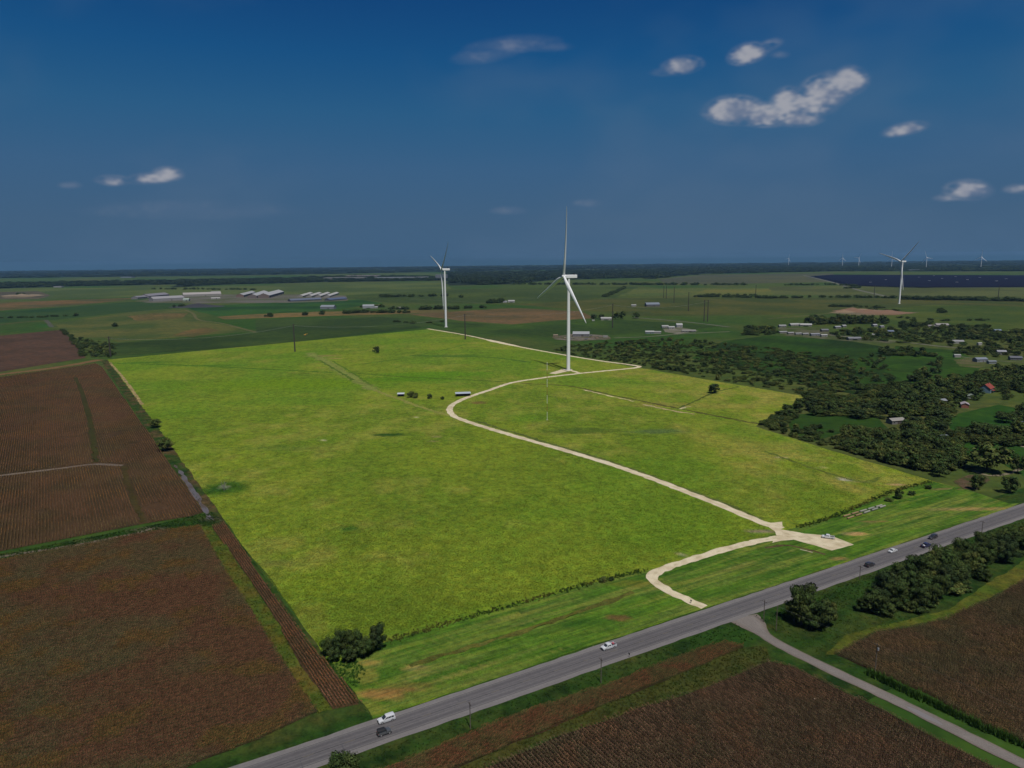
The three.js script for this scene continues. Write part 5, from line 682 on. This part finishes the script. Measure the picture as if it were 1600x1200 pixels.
  sheet('bare_yard', ragged(px([[862, 526], [900, 521], [950, 524], [955, 530], [900, 533], [866, 530]]), 6, 2), -0.05, 8, two(A(116, 108, 98), A(84, 84, 58), 14, 64), M_soil, 60); sheet('bare_yard', ragged(px([[1036, 514], [1062, 511], [1092, 517], [1060, 522], [1040, 519]]), 6, 2), -0.048, 8, two(A(126, 122, 110), A(96, 98, 74), 14, 65), M_soil, 60); sheet('bare_yard', ragged(px([[1215, 512], [1290, 512], [1300, 522], [1400, 534], [1390, 538], [1290, 530], [1225, 524]]), 6, 2), -0.046, 8, two(A(96, 94, 74), A(66, 80, 36), 14, 66), M_soil, 60); sheet('bare_bank', ragged(px([[1488, 752], [1512, 742], [1535, 740], [1548, 750], [1528, 764], [1506, 764]]), 2, 0.8), -0.045, 2, two(A(92, 76, 58), A(62, 72, 34), 4, 68), M_soil, 40); sheet('bare_yard', ragged(px([[1490, 562], [1520, 558], [1560, 566], [1530, 575], [1500, 572]]), 5, 1.5), -0.045, 8, two(A(96, 92, 62), A(72, 86, 38), 10, 67), M_soil, 60);
  const junk = [[876, 527, [120, 100, 84]], [884, 528.5, [134, 120, 104]], [892, 529.5, [120, 112, 112]], [900, 530, [140, 128, 118]], [916, 530, [120, 116, 126]], [925, 528, [138, 120, 104]], [933, 528.5, [128, 104, 84]], [938, 526.5, [150, 138, 126]], [922, 524.5, [112, 112, 116]]], r = rng(8);
  for (const [p, y, c] of junk) { const [x, z] = P(p, y), gs = []; for (let k = 0; k < 9; k++) { const b = new THREE.BoxGeometry(0.8 + r() * 2.4, 0.4 + r() * 1.4, 0.8 + r() * 2); b.rotateY(r() * 3); b.rotateX((r() - 0.5) * 0.7); b.translate((r() - 0.5) * 6, 0.4 + r() * 0.9, (r() - 0.5) * 5); gs.push(b); } const m = new THREE.Mesh(mergeGeometries(gs), paint(...c)); m.name = numbered('scrap_heap'); m.position.set(x, -0.1, z); tag(m, 'heap of mixed scrap in the cluttered yard beyond the turbine', 'scrap heap', 'scrap heaps of the cluttered yard', 'thing'); scene.add(m); }
})();
// bare dead tree on the damp spot
(function () { const [x, z] = P(350, 766), t = thing('dead_tree', 'small leafless grey tree on a damp dark green spot', 'tree', undefined, x, -0.1, z); const m = mat([0.17, 0.16, 0.14], 0.9); part('trunk', trunkGeo(900, 6, 0.22, 0), m, t); for (let k = 0; k < 11; k++) { const g = trunkGeo(910 + k, 3 + (k % 3), 0.09, 3); g.rotateZ(0.5 + (k % 4) * 0.2); g.rotateY(k * 2.4); g.translate(0, 1.4 + (k % 5) * 0.5, 0); part('branch', g, m, t); } })();
console.log('vehicles done');

// ------------------------------------------------------------------ where the trees stand
const corner = 'trees of the pasture corner thicket', cornerL = 'dense dark tree in the thicket at the pasture corner';
for (const [p, y, h, w] of [[590, 1014, 39, 30], [556, 1022, 40, 32], [531, 1022, 38, 30], [512, 1024, 28, 22], [546, 1034, 24, 26], [570, 1027, 30, 26], [522, 1034, 22, 22], [578, 1022, 26, 24]]) treeAt(p, y, h, w, cornerL, corner);
treeAt(540, 1226, 46, 58, 'round dark tree across the highway from the pasture corner', undefined); treeAt(514, 1226, 26, 26, 'low dark tree beside the round tree by the highway', undefined);
treeAt(1252, 976, 66, 46, 'tallest tree of the clump beside the side road', undefined); treeAt(1280, 981, 46, 46, 'rounded tree on the thicket side of the roadside clump', undefined); treeAt(1240, 972, 36, 30, 'lower tree at the highway side of the roadside clump', undefined); treeAt(1295, 978, 38, 26, 'small tree at the outer edge of the roadside clump', undefined); treeAt(1268, 984, 30, 30, 'low bushy tree in front of the roadside clump', undefined);
const sideClear = [[sideLine, 8]];
grove(px([[1332, 956], [1370, 962], [1430, 958], [1500, 930], [1545, 900], [1600, 868], [1720, 806], [1700, 800], [1600, 836], [1500, 872], [1440, 900], [1400, 918], [1360, 946]]), 42, [8, 12.5], [8, 12], 'dense dark green tree in the thicket below the highway', 'trees of the highway thicket', 31, 4.6);
for (const [p, y] of [[1384, 938], [1410, 928], [1436, 912]]) treeAt(p, y, 50, 44, 'dense dark green tree in the thicket below the highway', 'trees of the highway thicket');
// woodland strip along the right-hand boundary
const strip = 'trees of the woodland strip', stripL = 'dark green tree in the woodland strip along the pasture boundary';
grove(px([[1296, 694], [1335, 676], [1385, 684], [1410, 700], [1450, 676], [1488, 686], [1496, 712], [1504, 742], [1476, 748], [1420, 733], [1350, 712]]), 34, [8, 12], [8, 12], stripL, strip, 41, 7);
grove(px([[1190, 668], [1210, 660], [1280, 683], [1300, 695], [1300, 702], [1240, 684]]), 14, [3, 6], [5, 8], 'bushy shrub on the pasture boundary before the woodland strip', 'shrubs of the pasture boundary', 42, 5, { name: 'shrub', category: 'shrub', kinds: shrubKinds });
grove(px([[1196, 660], [1222, 644], [1262, 622], [1275, 632], [1225, 656], [1205, 668]]), 10, [6, 9], [8, 11], 'dark tree on the notch of the pasture boundary', 'trees of the boundary notch', 43, 7);
grove(px([[1265, 640], [1330, 636], [1330, 650], [1270, 652]]), 8, [7, 10], [10, 13], 'dark tree in the row behind the boundary notch', 'trees behind the boundary notch', 44, 8);
treeAt(1542, 737, 50, 60, 'largest round oak on the lawn beyond the woodland strip', undefined, { seed: 2 }); treeAt(1590, 740, 34, 24, 'slender tree beside the gravel lane past the big oak', undefined); treeAt(1526, 765, 26, 22, 'young tree on the bank near the highway', undefined); treeAt(1578, 770, 28, 26, 'bushy tree between the highway and gravel lane', undefined);
grove(px([[1500, 690], [1560, 684], [1600, 690], [1640, 700], [1600, 676], [1520, 674]]), 10, [9, 13], [11, 15], 'broad dark tree in the grove behind the big oak', 'trees behind the big oak', 45, 8);
grove(px([[1330, 655], [1490, 655], [1480, 635], [1400, 628], [1340, 640]]), 22, [8, 12], [11, 15], 'broad dark tree in the long wood behind the clearing', 'trees of the long wood', 46, 8.5);
grove(px([[1400, 690], [1470, 684], [1480, 664], [1420, 662]]), 10, [8, 11], [10, 13], 'dark tree between the clearing and the grey cabin', 'trees near the grey cabin', 47, 8);
grove(px([[1390, 612], [1480, 605], [1530, 598], [1530, 628], [1490, 634], [1400, 632]]), 18, [8, 13], [10, 15], 'dark tree in the wood between red roofed house and meadow', 'trees left of the red roofed house', 48, 9);
grove(px([[1490, 596], [1560, 584], [1640, 575], [1700, 600], [1620, 625], [1570, 625], [1520, 598]]), 20, [9, 14], [11, 16], 'tall dark tree behind the red roofed house', 'trees behind the red roofed house', 49, 9);
grove(px([[1558, 650], [1640, 640], [1660, 665], [1570, 662]]), 6, [9, 12], [11, 15], 'dark tree at the outer edge of the brick house lawn', 'trees right of the brick house', 50, 9);
// meadow trees and village
grove(px([[1420, 590], [1450, 583], [1455, 592], [1425, 598]]), 5, [8, 12], [10, 13], 'large bushy tree in the middle of the village meadow', 'trees in the village meadow', 51, 7); grove(px([[1452, 566], [1470, 562], [1470, 600], [1455, 595]]), 5, [7, 10], [8, 10], 'upright dark tree between village meadow and lane', 'trees right of the village meadow', 52, 8); grove(px([[1370, 548], [1400, 546], [1440, 550], [1460, 556], [1440, 558], [1380, 555]]), 9, [7, 10], [9, 12], 'dark tree on the meadow edge below the county road', 'trees below the county road', 53, 9);
const vl = 'dark tree among the village houses', vg = 'trees of the village', clr = { clear: [[px([[1296, 524], [1340, 527], [1400, 533], [1470, 541], [1525, 546], [1580, 552]]), 9]] };
grove(px([[1160, 524], [1215, 524], [1215, 514], [1165, 514]]), 8, [9, 13], [12, 16], 'dark tree in the grove beside the mobile homes', 'trees of the left village grove', 61, 9); grove(px([[1258, 507], [1385, 507], [1385, 501], [1262, 500]]), 15, [12, 18], [14, 20], 'tall tree in the grove at the back of the village', 'trees of the tall village grove', 62, 13);
grove(px([[1295, 523], [1400, 530], [1400, 517], [1320, 515]]), 12, [8, 12], [10, 15], vl, vg, 63, 9, clr); grove(px([[1400, 531], [1490, 540], [1490, 524], [1400, 519]]), 12, [8, 12], [10, 15], vl, vg, 64, 9, clr); grove(px([[1410, 512], [1455, 510], [1455, 505], [1410, 506]]), 5, [9, 13], [12, 16], vl, vg, 65, 10); grove(px([[1482, 512], [1540, 521], [1545, 534], [1490, 528]]), 12, [8, 12], [11, 15], vl, vg, 66, 10, clr);
grove(px([[1545, 520], [1640, 524], [1640, 560], [1560, 548], [1535, 540]]), 18, [8, 13], [11, 15], 'dark tree in the wooded end of the village', 'trees of the right village end', 67, 10, clr); grove(px([[1490, 552], [1560, 558], [1560, 550], [1500, 544]]), 7, [6, 9], [9, 12], 'dark tree in the hedge along the village lane', 'trees of the village lane', 68, 8, clr);
for (const [p, y, h, w, l] of [[928, 500, 10, 12, 'round oak beside the small white box trailer'], [939, 499.5, 10, 12, 'round oak between box trailer and farmhouse'], [962, 499, 13, 13, 'taller oak between farmhouse and transmission pole'], [972, 498.5, 13, 12, 'lower of the two oaks beside the transmission pole'], [993, 497.5, 10, 12, 'single oak beside the county road']]) treeAt(p, y, h, w, l, undefined);
treeAt(588, 551.5, 12, 12, 'lone dark round tree in the far pasture', undefined, { seed: 1 }); treeAt(1115, 614, 16, 18, 'lone green oak on a ditch branch in the pasture', undefined, { seed: 3 }); treeAt(243, 668, 15, 18, 'smaller dark tree between sorghum and pasture', undefined); treeAt(259, 704, 22, 25, 'broader dark tree between sorghum and pasture', undefined);
const shr = { name: 'shrub', category: 'shrub', kinds: shrubKinds };
treeAt(641, 621, 10, 14, 'broad bush between the white roofed shed and the small tree', undefined, shr); treeAt(650, 622, 8, 10, 'lower bush beside the broad pasture bush', undefined, shr); treeAt(671, 623, 8, 8, 'small dark tree between broad bush and low scrub', undefined, shr); treeAt(691, 624, 5, 8, 'low scrub between small tree and cattle shed', undefined, shr); treeAt(1404, 779, 16, 14, 'green bush on the weedy fence line past the pipes', undefined, shr); treeAt(1424, 773, 6, 12, 'low bush beyond the fence line bush', undefined, shr); treeAt(1388, 783, 6, 12, 'low bush before the fence line bush', undefined, shr); treeAt(943, 909, 8, 12, 'taller small bush on the fence line before the drive', undefined, shr); treeAt(955, 907, 6, 9, 'lower small bush on the fence line before the drive', undefined, shr); treeAt(1450, 764, 7, 12, 'last low bush at the boundary end of the fence line', undefined, shr);
// brush country between pasture and village
const brush = px([[880, 541], [960, 536], [1010, 530], [1090, 533], [1150, 540], [1215, 545], [1260, 562], [1300, 580], [1330, 600], [1300, 616], [1258, 616], [1150, 598], [1000, 572], [860, 548]]);
grove(brush, 170, [3, 7], [6, 12], 'dark bushy shrub in the brush between pasture and village', 'shrubs of the brush country', 71, 8, { ...shr, fill: 5 });
grove(px([[1300, 560], [1380, 556], [1400, 600], [1330, 615], [1290, 590]]), 34, [3, 6], [6, 10], 'bushy shrub scattered over the village meadow', 'shrubs of the village meadow', 72, 10, { ...shr, fill: 3 });
grove(px([[108, 530], [140, 530], [185, 540], [172, 560], [134, 559]]), 40, [3, 6], [7, 12], 'dark scrub bush behind the corner transmission pole', 'shrubs behind the left corner', 73, 8, shr);
grove(px([[1235, 672], [1285, 668], [1300, 676], [1270, 684]]), 6, [3, 5], [5, 7], 'pale bush in the small clearing behind the boundary', 'shrubs of the small clearing', 74, 5, shr);

const rf = rng(88), thickets = [[brush, 520, 3.2, 7], [px([[1200, 545], [1330, 560], [1330, 612], [1265, 612]]), 260, 4, 8], [px([[1262, 618], [1340, 620], [1340, 650], [1270, 650]]), 160, 6, 9], [px([[1340, 606], [1470, 596], [1490, 650], [1340, 650]]), 320, 6, 10], [px([[1290, 694], [1340, 672], [1500, 680], [1508, 745], [1470, 750], [1350, 713]]), 320, 5, 8], [px([[1480, 590], [1640, 572], [1640, 622], [1520, 612]]), 200, 7, 11], [px([[1490, 674], [1600, 676], [1640, 700], [1500, 694]]), 110, 6, 9], [px([[1190, 664], [1240, 640], [1262, 624], [1270, 640], [1215, 668]]), 60, 4, 7], [px([[1300, 529], [1490, 541], [1490, 516], [1320, 514]]), 110, 7, 12], [px([[1500, 516], [1640, 520], [1640, 562], [1560, 556], [1500, 540]]), 150, 8, 13], [px([[1258, 507], [1385, 507], [1385, 500], [1262, 499]]), 80, 12, 17], [px([[1160, 524], [1212, 524], [1212, 513], [1165, 513]]), 40, 8, 14], [px([[1405, 512], [1545, 520], [1545, 512], [1405, 505]]), 50, 8, 13], [px([[1490, 553], [1560, 558], [1560, 549], [1500, 546]]), 34, 5, 9], [px([[1380, 548], [1460, 553], [1460, 558], [1380, 556]]), 26, 6, 9]];
for (const [poly, n, h, w] of thickets) { const pick = within(poly); let k = 0, g = 0; while (k < n && g++ < n * 30) { const q = pick(rf); if (!q || solids.some((b) => Math.hypot(b[0] - q[0], b[1] - q[1]) < b[2] + 2) || vnoise(q[0] / 26, q[1] / 26, 77) < (n > 400 ? 0.46 : 0.34)) continue; k++; const a = h * (0.5 + 0.7 * rf()), b = w * (0.6 + 0.7 * rf()), v = 0.7 + 1.1 * rf() * rf(), yl = 0.95 + 0.35 * rf() * rf(); fill.push([q[0], -0.3, q[1], rf() * 6.28, b / 9.2, a / 10, b / 9.2, v * yl, v, v * 0.95]); } }
treeKinds.mid.slice(0, 3).forEach((g, q) => scatter('undergrowth', 'dense dark undergrowth and saplings filling the woods and brush', g[1], M_leaf, fill.filter((e, i) => i % 3 === q)));
// far-off hedges, groves and woods that read as masses
const farTree = treeKinds.far.map((k) => k[1]);
function mass(label, list, name = 'distant_trees') { farTree.slice(0, 2).forEach((g, q) => scatter(name, label, g, M_leaf, list.filter((e, i) => i % 2 === q))); }
const hedgeList = [], rh = rng(91);
const hedge = (pts, n, h, w, spread) => { const l = px(pts); for (let k = 0; k < n; k++) { const s = along(l, spread)(rh), a = h * (0.6 + 0.7 * rh()), b = w * (0.7 + 0.6 * rh()), v = 0.8 + rh() * 0.4; hedgeList.push([s[0], -0.3, s[1], rh() * 6.28, b / 9.2, a / 10, b / 9.2, v, v, v]); } };
hedge([[800, 444.5], [960, 445], [1165, 445.5]], 130, 13, 26, 20); hedge([[944, 464], [960, 458], [976, 450]], 60, 11, 20, 6); hedge([[1085, 464], [1140, 464.5], [1200, 466], [1300, 465], [1400, 466]], 110, 9, 18, 10); hedge([[1415, 468], [1500, 469], [1600, 471], [1660, 472]], 190, 12, 20, 22); hedge([[1220, 446], [1300, 445], [1345, 448]], 40, 10, 18, 8);
hedge([[540, 490], [560, 488.5], [600, 489], [640, 489]], 60, 9, 14, 8); hedge([[555, 481], [575, 479], [600, 480]], 16, 9, 14, 6); hedge([[610, 483], [640, 483.5]], 14, 9, 14, 5); hedge([[655, 484], [688, 483]], 20, 11, 18, 5); hedge([[702, 483.5], [720, 483]], 6, 11, 16, 3); hedge([[727, 482.5], [738, 482]], 4, 10, 14, 2); hedge([[752, 481.5], [758, 481.5]], 3, 11, 14, 2); hedge([[760, 474], [785, 473]], 22, 14, 20, 8); hedge([[411, 495], [424, 495]], 6, 10, 13, 3); hedge([[474, 493], [480, 492.5]], 3, 11, 14, 2); hedge([[501, 492], [505, 492]], 2, 12, 12, 2);
hedge([[595, 464.5], [640, 464], [700, 463]], 26, 12, 22, 10); hedge([[718, 465], [722, 465]], 3, 12, 18, 3); hedge([[604, 502], [650, 506], [690, 503]], 10, 6, 12, 6); hedge([[262, 481], [300, 479]], 8, 9, 16, 6); hedge([[118, 494], [122, 494]], 3, 9, 14, 3); hedge([[178, 510.5], [181, 510.5]], 3, 8, 13, 2); hedge([[98, 516], [118, 535], [134, 558]], 46, 5, 9, 4); hedge([[240, 452], [400, 453]], 30, 10, 22, 8); hedge([[0, 497], [60, 496], [100, 494]], 20, 5, 12, 6); hedge([[1296, 479], [1320, 479], [1390, 482]], 22, 7, 16, 10); hedge([[1465, 489], [1476, 489]], 8, 11, 14, 4); hedge([[1400, 496], [1480, 502], [1560, 500]], 16, 5, 10, 12); hedge([[1345, 484], [1400, 486]], 10, 6, 16, 8); hedge([[1100, 462], [1180, 463]], 16, 9, 18, 10); hedge([[28, 461], [38, 461]], 8, 11, 18, 6); hedge([[1320, 451], [1345, 450]], 12, 10, 18, 10);
mass('distant hedges and small groves scattered over the plain', hedgeList, 'distant_hedges');
const woodList = [], rw = rng(93);
const woodFloor = two(A(30, 42, 24), A(38, 48, 28), 300, 301);
const wood = (pts, n, h, w) => { const l = px(pts), pick = within(l), deep = Math.max(...l.map((p) => -p[1])); sheet('woodland_floor', ragged(l, deep / 60, deep / 200, 6), 0.05 + woodList.length * 0.0001, Math.max(60, deep / 30), woodFloor, M_field, 500); let k = 0, guard = 0; while (k < n && guard++ < n * 20) { const s = pick(rw); if (!s) continue; k++; const a = h * (0.6 + 0.7 * rw()), b = w * (0.6 + 0.8 * rw()), v = 0.45 + rw() * 0.4; woodList.push([s[0], -0.5, s[1], rw() * 6.28, b / 9.2, a / 10, b / 9.2, v, v, v]); } };
wood([[-200, 457], [0, 451], [130, 447], [300, 444], [420, 440], [420, 436], [300, 438], [0, 443], [-200, 446]], 900, 15, 55); wood([[270, 449], [340, 445], [500, 441], [700, 438], [700, 433], [560, 431], [400, 436], [290, 440]], 900, 15, 50); wood([[700, 446], [800, 444], [870, 437], [1010, 434], [1050, 428], [1010, 421], [700, 426]], 1300, 16, 60); wood([[1010, 437], [1100, 428], [1300, 424], [1640, 424], [1640, 416], [1100, 417], [1000, 422]], 1500, 16, 80);
wood([[-200, 437], [400, 430], [900, 421], [1640, 414], [1640, 406.8], [900, 414.2], [-200, 426.2]], 2600, 18, 150);
mass('far dark woods spreading to the hazy horizon', woodList, 'distant_woods');
// solar farm: rows of dark panels far beyond the village
(function () { const poly = px([[1275, 432], [1300, 430], [1610, 431], [1690, 447], [1440, 449], [1335, 446]]), list = [], xs = poly.map((p) => p[0]), zs = poly.map((p) => p[1]), r = rng(95); for (let z = Math.min(...zs); z < Math.max(...zs); z += 16) for (let x = Math.min(...xs); x < Math.max(...xs); x += 62) if (inside(poly, x, z) && inView(x, z, 60) && hash(Math.round(x), Math.round(z), 6) > 0.03) list.push([x, 0, z, 0, 1, 1, 1, 0.9 + r() * 0.2, 0.9 + r() * 0.2, 1]); const g = box(58, 0.12, 7); g.rotateX(0.35); g.translate(0, 2.2, 0); scatter('solar_panels', 'dark blue rows of solar panels covering the far plain', mergeGeometries([g, box(58, 2.2, 0.3, 0, 1.0, 0)]), new THREE.MeshPhysicalMaterial({ color: col([0.004, 0.0045, 0.013]), roughness: 0.8, specularIntensity: 0.15 }), list); for (const [p, y] of [[1436, 434], [1459, 431.5], [1452, 439.5], [1493, 433], [1495, 442], [1511.5, 438], [1472, 436], [1531, 434.5], [1557, 440], [1572, 436.5], [1384, 438], [1360, 442]]) { const [x, z] = P(p, y), t = thing('inverter_cabin', 'little white inverter cabin standing among the solar panels', 'cabin', 'inverter cabins of the solar farm', x, -0.1, z); part('cabin', box(12, 4.5, 5, 0, 2.25, 0), paint(190, 192, 196), t); part('roof', box(12.6, 0.3, 5.6, 0, 4.66, 0), paint(170, 172, 176), t); } })();

scene.traverse((o) => { if (o.isMesh) { o.castShadow = true; o.receiveShadow = true; } });
renderer.render(scene, camera);
